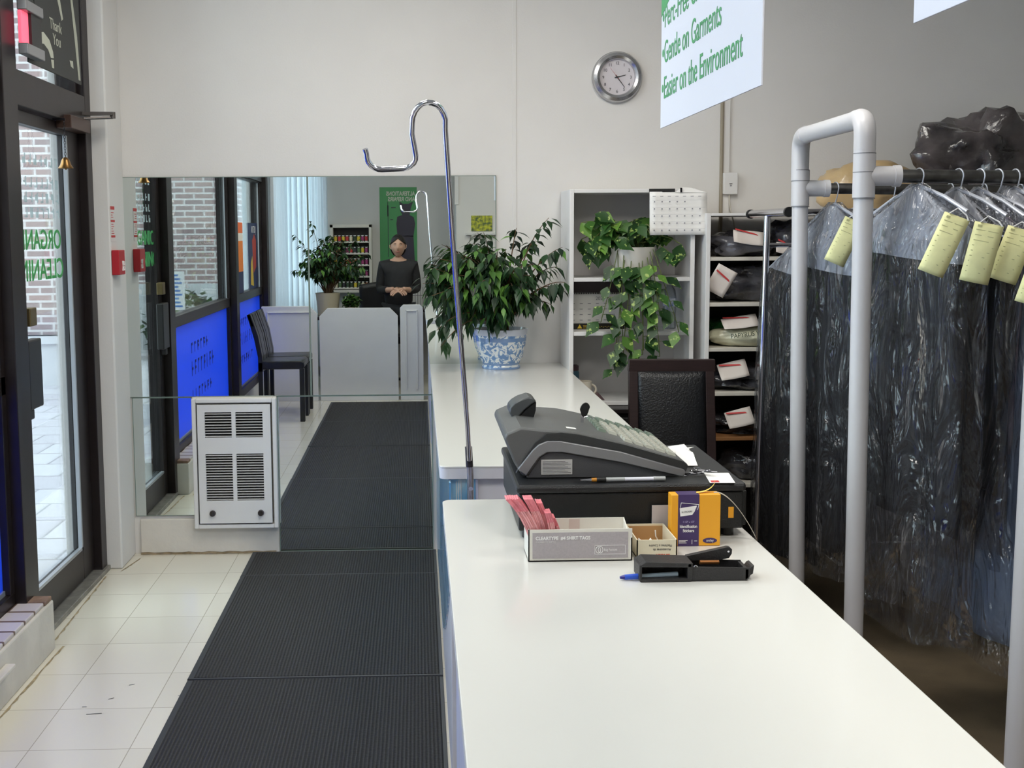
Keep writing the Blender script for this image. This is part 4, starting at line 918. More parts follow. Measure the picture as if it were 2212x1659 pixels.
for (x_, y_), zb, sw in vines:
    s0 = Vector((x_*.8+.2*pc[0], 5.26, 1.485)); p1 = Vector((x_, y_, 1.50)); pts = bez([s0, p1, Vector((x_+sw*.3, y_-.01, 1.3)), Vector((x_+sw, y_-.02, (1.3+zb)/2)), Vector((x_+sw*1.2, y_-.01, zb))], 16)
    tw.tube(pts, .0021, 5)
    for k in range(7):
        u = .34+.66*k/6; i = min(15, int(u*16)); p = pts[i].lerp(pts[i+1], u*16-i); s_ = 1 if k % 2 else -1
        d = Vector((s_*random.uniform(.15, .8), -.35, random.uniform(-1, -.35))).normalized(); L = random.uniform(.06, .095)
        st_ = p+Vector((s_*.014, -.008, .004)); tw.tube([p, st_], .0012, 4)
        leaf(lf, st_, d, Vector((1, s_*.3, .1*s_)), L, L*.70, .12, .15)
lf.build('foliage', pothos_m, t, True, angle=80); tw.build('stems', mat('green_stem', (96, 110, 56), .6), t, True)

# ------------------------------------------------------------------ leather chair behind the counter
def beam(q, a, b_, wx, wy):
    a, b_ = Vector(a), Vector(b_); q.add([a+Vector((sx*wx, sy*wy, 0)) for sx, sy in ((-1, -1), (1, -1), (1, 1), (-1, 1))]+[b_+Vector((sx*wx, sy*wy, 0)) for sx, sy in ((-1, -1), (1, -1), (1, 1), (-1, 1))], [(0, 1, 2, 3), (4, 7, 6, 5), (0, 4, 5, 1), (1, 5, 6, 2), (2, 6, 7, 3), (3, 7, 4, 0)])
t = thing('leather_chair', 'dark wooden chair with black leather back panel standing behind the counter', 'chair', (1.04, 4.62, 0))
fx0, fx1 = .862, 1.225
q = MB(); beam(q, (fx0+.018, 4.64, .40), (fx0+.022, 4.72, 1.03), .019, .014); beam(q, (fx1-.020, 4.64, .40), (fx1-.024, 4.72, 1.03), .019, .014); beam(q, (fx0+.003, 4.722, 1.03), (fx1-.003, 4.722, 1.026), .0, .0)
q.prism([(fx0, .985), (fx1, .980), (fx1-.002, 1.032), (fx0+.004, 1.036)], F2, 4.70, 4.727); q.prism([(fx0+.03, .50), (fx1-.03, .50), (fx1-.03, .55), (fx0+.03, .55)], F2, 4.65, 4.675)
q.build('back_frame', dark_wd, t, bevel=.003)
q = MB(); q.grid(lambda u, v: Vector((fx0+.040+(fx1-fx0-.082)*u, 4.655+.052*v-.022*sin(pi*u)**.5*sin(pi*v)**.5, .53+.455*v)), 16, 16); q.build('back_cushion', black_le, t, True, solid=.012)
MB().box(fx0+.005, fx1-.005, 4.24, 4.66, .40, .445).build('seat_frame', dark_wd, t, bevel=.004)
q = MB(); q.grid(lambda u, v: Vector((fx0+.012+(fx1-fx0-.024)*u, 4.25+.40*v, .446+.035*(sin(pi*u)*sin(pi*v))**.35)), 14, 14); q.build('seat_cushion', black_le, t, True)
for x_, y_ in ((fx0+.025, 4.26), (fx1-.025, 4.26), (fx0+.022, 4.64), (fx1-.022, 4.64)):
    q = MB(); beam(q, (x_, y_+(.03 if y_ > 4.5 else 0), 0), (x_, y_, .41), .016, .016); q.build('leg', dark_wd, t, bevel=.002)
# ------------------------------------------------------------------ wide shelf unit of wrapped laundry
t = thing('shelf_unit', 'wide white shelf unit of wrapped laundry behind the garment racks', 'shelves', (2.3, 5.35, 0))
ux0, ux1, uy0, uy1 = 1.30, 3.3, 5.19, YW-.03
for x_ in (ux0, ux1-.02): MB().box(x_, x_+.02, uy0, uy1, 0, 1.640).build('side_panel', white_pt, t, bevel=.002)
MB().box(ux0+.02, ux1-.02, uy0, uy1, 1.627, 1.640).build('top_board', white_pt, t, bevel=.002)
for z in (1.425, 1.218, 1.012, .808, .60, .38): 
    s_ = MB().box(ux0+.02, ux1-.02, uy0+.004, uy1-.004, z, z+.017).build('shelf', mat('raw_wood_edge', (150, 104, 62), .6) if z == .60 else white_old, t, bevel=.002)
    if z == .60: s_['label'] = 'unpainted wooden shelf'
MB().box(ux0+.02, ux1-.02, uy1-.008, uy1-.003, .02, 1.425).build('back_panel', mat('added_dark_backing', (38, 36, 34), .8), t)  # added dark sheet standing in for the dark stuff filling the lower shelves
for x_ in (1.95, 2.6): MB().box(x_, x_+.018, uy0+.01, uy1-.01, 0, 1.425).build('divider', white_old, t)
print_film = mat('dark_wrapped_cloth', (34, 34, 38), .16, noise_amt=.5, nscale=9, bump=.9, bscale=22, coat=.6, col2=(92, 92, 98))
green_w = mat('green_wrapped_cloth', (34, 92, 44), .2, noise_amt=.4, nscale=8, bump=.8, bscale=20, coat=.5)
cream_w = mat('cream_wrapped_cloth', (206, 204, 176), .25, noise_amt=.2, nscale=8, bump=.8, bscale=18, coat=.5)
tan_w = mat('tan_wrapped_bag', (206, 176, 130), .3, noise_amt=.15, nscale=5, bump=.6, bscale=14, coat=.4)
grey_w = mat('grey_wrapped_cloth', (104, 104, 112), .2, noise_amt=.4, nscale=8, bump=.8, bscale=20, coat=.5)
slip_m = mat('slip_paper', (216, 206, 198), .7)
def bundle(name, label, c, s, m, seed, cat='bag', group='wrapped laundry bundles on the shelves', pw=2.4, amp=.16, note=None, lettering=None):
    t_ = thing(name, label, cat, (c[0], c[1], c[2]), group)
    bm = bmesh.new(); bmesh.ops.create_icosphere(bm, subdivisions=4, radius=1); q = MB(); vs = []
    for v in bm.verts:
        p = v.co.copy(); n1 = noise.noise(p*1.6+Vector((seed*3.1, seed, 0))); n2 = noise.noise(p*4.2+Vector((0, seed*2.3, 5))); n3 = abs(noise.noise(p*9+Vector((seed, 9, 1))))
        l = (abs(p.x)**pw+abs(p.y)**pw+abs(p.z)**pw)**(-1/pw); r_ = l*(1+amp*2.2*n1+amp*n2-amp*.5*n3)
        z = p.z*r_; z = max(z, -.86)
        vs.append(Vector((c[0]+p.x*r_*s[0], c[1]+p.y*r_*s[1], c[2]+(z+.86)*s[2])))
    bm.verts.ensure_lookup_table(); fs = [[v.index for v in f.verts] for f in bm.faces]; bm.free()
    q.add(vs, fs).build('wrapped_cloth', m, t_, True, angle=60)
    if note:
        (nx, ny, nz), (a, b_), rz_, tilt = note
        Mn = Matrix.Translation((nx, ny, nz)) @ Matrix.Rotation(R(rz_), 4, 'Y') @ Matrix.Rotation(R(tilt), 4, 'X')
        q = MB(); q.grid(lambda u, v: Mn @ Vector(((u-.5)*a, .006*sin(u*3+v*2), (v-.5)*b_)), 6, 6); sl_ = q.build('paper_slip', slip_m, t_, True, solid=.0008)
        q = MB(); q.add([Mn @ Vector(v) for v in ((-.45*a, -.004, .03), (.45*a, -.004, .01), (.45*a, -.004, .018), (-.45*a, -.004, .038))], [(0, 1, 2, 3)]); q.build('red_line', redink, sl_)
    return t_
bundle('laundry_bundle', 'grey wrapped bundle on the top shelf beside the painted pipe', (1.50, 5.36, 1.443), (.155, .13, .062), grey_w, 1, note=((1.50, 5.215, 1.53), (.14, .07), 8, -35))
bundle('laundry_bundle', 'dark wrapped bundle with a hump on the top shelf behind the chrome rack', (1.72, 5.36, 1.443), (.095, .12, .088), print_film, 2, note=((1.67, 5.225, 1.48), (.08, .05), 10, -20))
bundle('laundry_bundle', 'big black wrapped bundle with a white slip, second shelf of the unit', (1.52, 5.38, 1.236), (.20, .15, .088), print_film, 3, note=((1.372, 5.20, 1.335), (.095, .13), 28, 8), amp=.12)
bundle('laundry_bundle', 'dark green and blue wrapped bundle, second shelf behind the white pipe', (1.80, 5.36, 1.236), (.10, .13, .085), mat('navy_green_wrap', (24, 58, 48), .2, coat=.5, col2=(30, 36, 90), bump=.7, bscale=20), 4, note=((1.76, 5.21, 1.36), (.07, .03), -15, 0))
bundle('laundry_bundle', 'green wrapped bundle under a white slip on the third shelf', (1.47, 5.42, 1.030), (.15, .10, .066), green_w, 5, note=((1.47, 5.225, 1.145), (.16, .07), -6, -50))
bg_ = bundle('shopping_bag', 'folded cream bag with dark lettering on the third shelf', (1.56, 5.30, 1.032), (.215, .105, .046), cream_w, 6, amp=.07)
text('PAPYRUS WEAR', .030, (1.42, 5.188, 1.072), (1, 0, .12), (-.12, 0, 1), mat('dark_green_ink', (40, 60, 44), .6), bg_, sx=.9, depth=.0003)
bundle('laundry_bundle', 'thin dark wrapped bundle with a white slip on the fourth shelf', (1.53, 5.36, .826), (.20, .15, .062), print_film, 7, note=((1.44, 5.215, .925), (.13, .085), -10, -35))
bundle('laundry_bundle', 'pale-edged folded wrap behind the leather chair on the fourth shelf', (1.72, 5.40, .826), (.12, .12, .050), grey_w, 8)
bundle('laundry_bundle', 'black wrapped bundle with a white slip on the unpainted shelf', (1.56, 5.36, .618), (.22, .15, .055), print_film, 9, note=((1.47, 5.20, .705), (.12, .085), -12, -35))
bundle('laundry_bundle', 'cream wrapped bundle between the two white pipes on the top shelf', (2.00, 5.36, 1.443), (.15, .13, .082), cream_w, 10, amp=.10)
bundle('laundry_bundle', 'pale grey wrapped bundle behind the rods on the top shelf', (2.22, 5.36, 1.443), (.12, .13, .082), mat('pale_wrap', (196, 186, 172), .25, coat=.5, bump=.7, bscale=18), 11, amp=.10)
bundle('laundry_bundle', 'tan wrapped bundle behind the hanging bags on the top shelf', (2.50, 5.36, 1.443), (.13, .13, .08), mat('brown_wrap', (150, 112, 80), .3, coat=.4, bump=.7, bscale=18), 12)
bundle('laundry_bundle', 'dark wrapped bundle at the right of the top shelf', (2.75, 5.36, 1.443), (.11, .13, .078), print_film, 13)
for i, (x_, z_) in enumerate(((2.12, 1.236), (2.42, 1.236), (2.12, 1.03), (2.42, 1.03), (2.12, .826), (2.42, .826), (1.56, .40), (2.2, .618))):
    bundle('laundry_bundle', 'black wrapped bundle on a lower shelf hidden among the hanging garments', (x_, 5.38, z_), (.14, .14, .075), print_film, 30+i, amp=.1, group='hidden black bundles')
bundle('tan_bag', 'soft tan wrapped bag lying on top of the shelf unit behind the white pipes', (2.10, 5.36, 1.641), (.23, .14, .125), tan_w, 14, amp=.10, group='big bags on top of the shelves')
bundle('black_bag', 'large shiny black bag heaped on top of the shelf unit at the upper right', (2.66, 5.33, 1.641), (.31, .19, .25), mat('shiny_black_bag', (38, 36, 38), .12, noise_amt=.3, nscale=5, bump=.8, bscale=16, coat=.5, col2=(96, 88, 88)), 17, amp=.24, pw=1.9, group='big bags on top of the shelves')
bundle('black_bag', 'grey-black bag leaning behind the large one at the right photo edge', (2.95, 5.38, 1.641), (.2, .15, .19), mat('grey_black_bag', (92, 88, 92), .15, bump=1, bscale=11, coat=.8, col2=(50, 48, 50), nscale=6), 18, amp=.15, group='big bags on top of the shelves')

# ------------------------------------------------------------------ chrome garment rack
t = thing('chrome_rack', 'chrome garment rack standing behind the white pipe rack', 'garment rack', (2.1, 4.76, 0))
MB().tube([(1.45, 4.50, 1.632), (1.45, 5.02, 1.632)], .0165, 16).build('end_bar', chrome, t, True)
q = MB()
for y_ in (4.50, 5.02): q.cyl((1.45, y_-.008, 1.632), (1.45, y_+.008, 1.632), .020, 16)
q.build('end_cap', black_pl, t, True)
MB().tube([(1.425, 4.76, .06), (1.445, 4.76, 1.62)], .0135, 16).build('upright', chrome, t, True)
MB().tube([(2.75, 4.76, .06), (2.75, 4.76, 1.62)], .0135, 16).build('upright', chrome, t, True)
MB().tube([(1.45, 4.76, 1.637), (2.75, 4.76, 1.637)], .012, 14).build('top_rail', chrome, t, True)
MB().tube([(1.44, 4.76, 1.50), (2.75, 4.76, 1.50)], .009, 14).build('lower_rail', chrome, t, True)
for x_ in (1.425, 2.75):
    MB().tube([(x_, 4.50, .06), (x_, 5.02, .06)], .013, 12).build('foot_bar', chrome, t, True)
    for y_ in (4.52, 5.0): MB().lathe([(.02, 0), (.024, .004), (.024, .046), (.01, .048)], (x_, y_, 0), 16).build('caster', black_pl, t, True)

# ------------------------------------------------------------------ white PVC racks
def elbow(q, a, c, b_, r, n=8):
    pts = bez([a, c, b_], n); q.tube(pts, r, 20)
def pvc_rack(label, p_near, p_far, zt, zr_near, zr_far, dirv, rodlen, r=.030, rr=.020, rods=True):
    t_ = thing('pvc_garment_rack', label, 'garment rack', ((p_near[0]+p_far[0])/2, (p_near[1]+p_far[1])/2, 0), 'white plastic pipe racks')
    N = Vector((*p_near, 0)); Fp = Vector((*p_far, 0)); d = (Fp-N).normalized(); dv = Vector(dirv).normalized()
    zn, zf = zt
    ends = []
    for base, nm in ((N, 'n'), (Fp, 'f')):
        z_ = zn if nm == 'n' else zf; zr = zr_near if nm == 'n' else zr_far
        off = Vector((-.012, 0, 0)) if nm == 'n' else Vector((-.028, 0, 0))
        top = base+off+Vector((0, 0, z_-.06))
        MB().tube([base, top], r, 24).build('post', pvc, t_, True)
        q = MB(); s_ = 1 if nm == 'n' else -1
        q.tube([top-Vector((0, 0, .10)), top-Vector((0, 0, .035))], r*1.09, 24)
        q.tube([top-Vector((0, 0, .035)), top-Vector((0, 0, .0)), *bez([top, top+Vector((0, 0, .055)), top+Vector((0, 0, .06))+d*s_*.055], 8)[1:], top+Vector((0, 0, .061))+d*s_*.10], r*1.10, 24)
        q.build('elbow_fitting', pvc, t_, True)
        q = MB(); jt = base+off*(zr/z_)+Vector((0, 0, zr)); q.tube([jt-Vector((0, 0, .065)), jt+Vector((0, 0, .065))], r*1.12, 24); q.tube([jt, jt+dv*.085], r*1.02, 24); q.tube([jt+dv*.085, jt+dv*.105], r*1.10, 24); q.build('tee_fitting', pvc, t_, True)
        q = MB(); q.tube([base+off*.2+Vector((0, 0, .0)), base+off*.2+Vector((0, 0, .05))], r*1.15, 24); q.build('foot_cap', pvc, t_, True)
        for zz_ in (jt.z-.068, jt.z+.067, top.z-.102):
            MB().tube([base+off*(zz_/z_)+Vector((0, 0, zz_-.001)), base+off*(zz_/z_)+Vector((0, 0, zz_+.001))], r*1.135, 24).build('joint_line', mat('joint_grey', (120, 120, 124), .6), t_)
        ends.append((jt, top))
        rod0 = jt+dv*.09; rod1 = jt+dv*rodlen+Vector((0, 0, -.012))
        MB().tube([rod0, rod1], rr, 20).build('hanging_rod', dull_st, t_, True)
        q = MB(); e1 = Vector((rod1.x, rod1.y, 0)); q.tube([e1, e1+Vector((0, 0, z_-.03))], r, 20); q.build('post', pvc, t_, True)
        ends.append((rod0, rod1))
    a = ends[0][1]+Vector((0, 0, .061))+d*.09; b_ = ends[2][1]+Vector((0, 0, .061))-d*.09
    MB().tube([a, b_], r, 24).build('cross_pipe', pvc, t_, True)
    return ends
E1 = pvc_rack('white plastic pipe rack with two steel rods holding bagged garments', (1.355, 3.47), (1.452, 4.30), (1.895, 1.905), 1.722, 1.716, (1, -.09, -.012), 1.75, r=.0292)
t_n0 = thing('pipe_post', 'grey-white plastic pipe post at the lower right corner of the photo', 'post', (1.435, 2.6, 0))
MB().tube([(1.432, 2.6, 0), (1.452, 2.6, ZC-.002)], .042, 24).build('pipe', mat('grey_pvc', (200, 198, 200), .4), t_n0, True)
MB().tube([(1.432, 2.6, 0), (1.432, 2.6, .07)], .047, 24).build('foot_cap', pvc, t_n0, True)
MB().tube([(1.452, 2.6, ZC-.08), (1.452, 2.6, ZC-.002)], .047, 24).build('top_cap', pvc, t_n0, True)

# ------------------------------------------------------------------ hanging garments
def rod_at(i, x):
    a, b_ = (E1[1], E1[3])[i]; k = (x-a.x)/(b_.x-a.x); return a.lerp(b_, k)
def garment(label, p, ang, cloth, film_on=True, cape=None, ticket=None, ztop_drop=.085, z_bot=.45, film_bot=.33, hw=.205, dep=.045, hook=.020, seed=0, flare=1.0, hookm=None, ticket_side=-1, cape_bot=.28, puff=1.0, skew=0, cut=None):
    """p: top of the rod; ang: heading of the hanger's long side"""
    t_ = thing('hanging_garment', label, 'garment', p, 'garments hanging in clear bags', local=True, rotz=ang)
    random.seed(seed); hm = hookm or mat('white_hanger_hook', (190, 194, 204), .3, .3)
    rr = hook+.003
    pts = [Vector((rr*cos(R(a)), 0, -hook+rr*sin(R(a)))) for a in range(-20, 181, 20)]
    # hook lies across the rod: local X is along the rod, local Y is the hanger's long side
    pts = [Vector((0, v.x, v.z)) for v in pts]+[Vector((0, -rr*.6, -hook-.03)), Vector((0, 0, -ztop_drop))]
    MB().tube(pts, .0022, 8).build('hanger_hook', hm, t_, True)
    zt_ = -ztop_drop; q = MB(); q.tube([(0, -hw*.92, zt_-.085), (0, -hw*.5, zt_-.04), (0, 0, zt_-.002), (0, hw*.5, zt_-.04), (0, hw*.92, zt_-.085)], .006, 8); q.build('hanger', hm, t_, True)
    def shell(z0_, z1_, wmul, dmul, fold, nz, name, m, seed_, flare_=1.0, top=True, solid=0, open_=False, skew_=0, zf=None):
        H = z0_-z1_; nu = 56
        def fn(u, v):
            a = 2*pi*u; z = z0_-H*v
            s_ = min(1, ((z0_-z)/.125)) if top else 1
            wy = hw*wmul*(s_*.94+.06)*(1+(flare_-1)*v); dx = dep*dmul*(.30+.70*min(1, (z0_-z)/.18))*(1+(flare_-1)*v*1.3)
            f = fold*min(1, v*3)*(sin(a*7+seed_+3*sin(v*2+seed_))+.6*sin(a*11+seed_*2+v*3))+fold*.8*noise.noise(Vector((a*2, v*5, seed_)))
            cr_, sr_ = cos(a), sin(a); cr_ = math.copysign(abs(cr_)**.75, cr_); sr_ = math.copysign(abs(sr_)**.75, sr_)
            zz_ = z+(.012*sin(a*3+seed_)*v*(0 if name == 'shoulder_cape' else 1))+skew_*sr_*v
            return Vector((cr_*(dx+f), sr_*(wy+f*.8), zz_))
        q = MB(); q.grid(fn, nu, nz)
        if name == 'garment_cloth': q.f.append([nz*(nu+1)+i for i in range(nu)]); q.mi.append(0)
        o_ = q.build(name, m, t_, True, solid=solid, angle=180); return o_
    zb = z_bot-p[2]; shell(zt_-.012, zb, .93, .85, .010, 28, 'garment_cloth', cloth, seed, flare, skew_=skew)
    if cape: shell(zt_-.008, zt_-cape_bot, 1.01, 1.32, .003, 12, 'shoulder_cape', cape, seed+2, skew_=.02)
    if film_on:
        zfb = film_bot-p[2]; shell(zt_+.005, zfb, 1.08*puff, 1.45*puff, .013, 40, 'clear_bag', film, seed+5, flare)
    if ticket:
        tx, ty, tz, tl, tw_, lean = ticket; be = math.atan2(tx, ty); lm = R(lean)
        Tw = Vector((cos(be), -sin(be), 0)); Zw = Vector((0, 0, 1)); Nw = Vector((-sin(be), -cos(be), 0)); Rz = Matrix.Rotation(-ang, 4, 'Z')
        dnv = -Zw*cos(lm)-Tw*sin(lm); wdv = Tw*cos(lm)-Zw*sin(lm); o_ = Vector((tx, ty, tz))-Vector(p)
        def TP(u, v, k=0): return Rz @ (o_+wdv*(u*tw_)+dnv*(v*tl)+Nw*(.022*sin(v*2.6)+.006*cos(u*5)*v+k))
        q = MB(); q.grid(lambda u, v: TP(u-.5, v), 4, 12); yt = q.build('yellow_ticket', yellow_pp, t_, True, solid=.0006)
        q = MB()
        for k in range(9):
            v_ = .12+k*.088; w1_ = .38-.12*(k % 3)
            q.add([TP(-.38, v_, .0012), TP(w1_, v_, .0012), TP(w1_, v_+.012, .0012), TP(-.38, v_+.012, .0012)], [(0, 1, 2, 3)])
        q.add([TP(-.36, .04, .0012), TP(-.22, .04, .0012), TP(-.22, .08, .0012), TP(-.36, .08, .0012)], [(0, 1, 2, 3)])
        q.build('ticket_print', mat('ticket_print', (176, 176, 128), .7), yt)
        q = MB(); q.tube([TP(-.3, 0, .002), TP(-.1, -.12, .006), TP(.3, -.06, .004), TP(.45, .01, .002)], .0022, 6); q.build('ticket_tie', mat('clear_tie', (235, 235, 235), .1), yt, True)
    return t_
navy = mat('charcoal_suit_cloth', (24, 25, 30), .75, noise_amt=.2, nscale=30); blackc = mat('black_cloth', (15, 15, 17), .8); cape_g = mat('blue_grey_cape', (160, 163, 170), .5, noise_amt=.08, nscale=10, coat=.3); cape_w = mat('pale_grey_cape', (178, 178, 182), .5, noise_amt=.08, coat=.3)
mauve = mat('mauve_cloth', (166, 150, 160), .8, noise_amt=.1); slate = mat('slate_blue_cloth', (132, 144, 164), .7, noise_amt=.2, nscale=6, stretch=(3, 3, .6)); brownc = mat('brown_patterned_cloth', (96, 78, 66), .8, noise_amt=.4, nscale=40)
def on(i, x, dy=0):
    v = rod_at(i, x); return (v.x, v.y+dy, v.z+.0205)
A_ = R(14)
garment('dark suit with pale grey cover and yellow ticket, leftmost on the far rod', on(1, 1.555), R(10), navy, cape=cape_g, ticket=(1.53, 4.02, 1.595, .165, .072, 24), z_bot=.37, film_bot=.28, seed=1, cape_bot=.245, ztop_drop=.075, hw=.22, dep=.05)
garment('dark garment with wide grey cover and yellow ticket, leftmost on the near rod', on(0, 1.505), A_, navy, cape=cape_g, ticket=(1.492, 3.17, 1.597, .172, .070, 22), z_bot=.70, film_bot=.34, seed=2, cape_bot=.215, ztop_drop=.045, hw=.235, skew=.035, dep=.05, puff=1.03)
garment('black jacket in a clear bag with a broad yellow ticket, second on the near rod', on(0, 1.62), A_, blackc, cape=cape_w, z_bot=.80, film_bot=.62, seed=3, cape_bot=.125, ztop_drop=.055, ticket=(1.568, 3.14, 1.575, .165, .075, 12), dep=.033, hw=.225)
garment('mauve garment in a clear bag, third on the near rod', on(0, 1.682), A_, mauve, cape=cape_w, z_bot=.92, film_bot=.55, seed=4, cape_bot=.12, ztop_drop=.055, ticket=(1.655, 3.13, 1.56, .15, .075, 18), dep=.030)
garment('black coat in a clear bag between the mauve and the slate blue garments', on(0, 1.735), A_, blackc, z_bot=1.10, film_bot=1.0, seed=5, ztop_drop=.07, ticket=None, dep=.026)
garment('slate blue dress in a clear bag flaring out at the right photo edge', on(0, 1.785), R(8), slate, cape=cape_w, z_bot=.36, film_bot=.28, seed=6, flare=1.6, cape_bot=.15, ztop_drop=.05, ticket=(1.70, 3.08, 1.50, .15, .07, 16), hw=.22, dep=.085, puff=.82)
garment('white blouse in a clear bag on the far rod, right of the near white pipe', on(1, 1.76), R(10), cape_w, z_bot=.75, film_bot=.60, seed=7, ztop_drop=.09, cape=None, dep=.035)
garment('dark trousers in a clear bag on a blue hanger on the far rod', on(1, 1.86), R(8), navy, z_bot=.55, film_bot=.42, seed=8, ztop_drop=.10, cape=cape_w, cape_bot=.12, hookm=mat('blue_hanger', (52, 72, 100), .35), dep=.035)
garment('dark coat in a clear bag, just right of the blue hanger on the far rod', on(1, 1.97), R(8), blackc, z_bot=.45, film_bot=.38, seed=9, ztop_drop=.10, dep=.04)
garment('brown patterned coat in a clear bag on the far rod', on(1, 2.09), R(8), brownc, z_bot=.50, film_bot=.40, seed=10, ztop_drop=.10, dep=.04)
garment('black coat in a clear bag, rightmost on the far rod', on(1, 2.22), R(8), blackc, z_bot=.45, film_bot=.35, seed=12, ztop_drop=.10, dep=.045)
garment('black garment in a clear bag between the two white pipes on the far rod', on(1, 1.655), R(10), blackc, z_bot=.42, film_bot=.33, seed=13, ztop_drop=.08, cape=cape_w, cape_bot=.12, dep=.035)
garment('dark long garment in a clear bag, leftmost on the chrome rack', (1.555, 4.76, 1.647), R(12), navy, z_bot=.20, film_bot=.15, seed=14, ztop_drop=.16, hook=.013, cape=cape_w, cape_bot=.10, hw=.20, flare=1.15)
garment('dark long garment in a clear bag, second on the chrome rack', (1.68, 4.76, 1.647), R(10), blackc, z_bot=.22, film_bot=.16, seed=15, ztop_drop=.16, hook=.013, dep=.04)
garment('dark long garment in a clear bag, third on the chrome rack', (1.80, 4.76, 1.647), R(10), navy, z_bot=.25, film_bot=.18, seed=16, ztop_drop=.16, hook=.013, dep=.04)

# ------------------------------------------------------------------ hanging price signs
board = mat('white_sign_board', (212, 214, 224), .4)
def sign_board(label, y0, y1, z0, z1):
    t_ = thing('hanging_sign', label, 'sign', (.69, (y0+y1)/2, z0), 'white signs hung over the counter')
    MB().box(.690, .694, y0, y1, z0, z1).build('sign_panel', board, t_, bevel=.0008)
    for y_ in (y0+.1, y1-.1): MB().tube([(.692, y_, z1), (.692, y_, ZC)], .0012, 6).build('hanging_wire', steel_gr, t_)
    return t_
sg = sign_board('white sign with green lines on perc-free cleaning hanging over the counter', 2.335, 3.30, 1.850, 2.70)
for s_, z_ in (('\u2022Perc-Free Cleaning', 2.122), ('\u2022Gentle on Garments', 2.025), ('\u2022Easier on the Environment', 1.928)):
    text(s_, .087, (.6893, 3.285, z_), (0, -1, 0), (0, 0, 1), green_ink, sg, sx=.84, depth=.0004)
MB().prism([(3.297, 2.158), (3.12, 2.213), (2.9, 2.26), (2.6, 2.29), (2.345, 2.30), (2.345, 2.46), (3.297, 2.46)], lambda u, v, w_: Vector((w_, u, v)), .6888, .690).build('green_block', green_ink, sg)
text('Organic', .10, (.6885, 3.27, 2.29), (0, -1, 0), (0, 0, 1), board, sg, sx=.6, depth=.0003)
sign_board('blank lower edge of a white hanging sign at the top right corner of the photo', .66, 1.62, 1.845, 2.70)

# ------------------------------------------------------------------ door bell, transom signs
bell_m = mat('aged_brass', (150, 112, 66), .3, .9, noise_amt=.2, nscale=30)
t = thing('door_bell', 'small brass bell on a chain hanging from the door header', 'bell', (-1.46, 4.885, 1.835))
MB().lathe([(.030, 0), (.031, .003), (.022, .016), (.017, .034), (.010, .044), (.003, .047)], (-1.46, 4.885, 1.835), 28).build('bell_body', bell_m, t, True)
MB().lathe([(.001, -.006), (.005, -.002), (.001, .004)], (-1.46, 4.885, 1.835), 12).build('clapper', bell_m, [c for c in t.children][0], True)
q = MB(); z_ = 1.884
while z_ < 2.035:
    v_ = round((z_-1.88)/.012) % 2
    q.tube([(-1.46+(.0035*cos(a) if v_ else 0), 4.885+(0 if v_ else .0035*cos(a)), z_+.0075*sin(a)) for a in [2*pi*k/10 for k in range(11)]], .0011, 5, caps=False); z_ += .0115
q.build('chain', steel_gr, t, True)
MB().box(-1.506, -1.455, 4.88, 4.89, 2.033, 2.041).build('bell_bracket', steel_gr, t)

t = thing('hanging_plaque', 'black thank-you sign hanging inside the window above the door', 'sign', (-1.44, 4.8, 2.25))
Mp = Matrix.Translation((-1.45, 4.80, 2.25))
q = MB(); q.box(-1.452, -1.446, 4.43, 5.115, 2.203, 2.72); q.build('sign_panel', mat('sign_charcoal', (44, 46, 44), .5), t, bevel=.004)
pl = mat('sign_cream_print', (186, 188, 172), .6)
text('Thank', .062, (-1.4455, 4.70, 2.375), (0, 1, 0), (0, 0, 1), pl, t, sx=1.0, depth=.0003)
text('You', .062, (-1.4455, 4.735, 2.318), (0, 1, 0), (0, 0, 1), pl, t, sx=1.0, depth=.0003)
F1 = lambda u, v, w_: Vector((w_, u, v))
MB().prism([(4.56, 2.335), (4.62, 2.345), (4.69, 2.325), (4.73, 2.285), (4.735, 2.262), (4.70, 2.258), (4.67, 2.285), (4.62, 2.30), (4.57, 2.295)], F1, -1.4459, -1.4452).build('sign_artwork', pl, t)
MB().prism([(4.70, 2.252), (4.735, 2.255), (4.735, 2.222), (4.71, 2.222)], F1, -1.4459, -1.4452).build('sign_artwork', pl, t)
MB().prism([(4.95, 2.285), (4.995, 2.288), (5.0, 2.258), (4.965, 2.262)], F1, -1.4459, -1.4452).build('sign_artwork', pl, t)
MB().prism([(4.98, 2.60), (5.01, 2.58), (5.07, 2.40), (5.095, 2.22), (5.07, 2.22), (5.03, 2.40)], F1, -1.4459, -1.4452).build('sign_artwork', pl, t)
MB().prism([(4.78, 2.56), (4.82, 2.57), (4.88, 2.44), (4.86, 2.43)], F1, -1.4459, -1.4452).build('sign_artwork', pl, t)

for y_ in (4.47, 5.07): MB().tube([(-1.449, y_, 2.72), (-1.49, y_, 3.05)], .0015, 6).build('hanging_wire', steel_gr, t)
t = thing('lit_open_sign', 'pink glowing sign with grey brackets in the window above the door', 'sign', (-1.46, 4.45, 2.3))
MB().box(-1.440, -1.425, 4.31, 4.385, 2.255, 2.372).build('sign_tube', emis('pink_neon', (255, 96, 120), 1.1), t, bevel=.004)
br_m = mat('bracket_grey', (150, 150, 152), .3, .6)
MB().box(-1.442, -1.405, 4.31, 4.50, 2.372, 2.41).build('sign_bracket', br_m, t, bevel=.004); MB().box(-1.442, -1.405, 4.31, 4.50, 2.215, 2.255).build('sign_bracket', br_m, t, bevel=.004)
MB().box(-1.440, -1.415, 4.385, 4.50, 2.255, 2.372).build('sign_case', black_pl, t)
MB().tube([(-1.43, 4.48, 2.41), (-1.45, 4.48, 3.20)], .003, 6).build('sign_cord', black_pl, t)

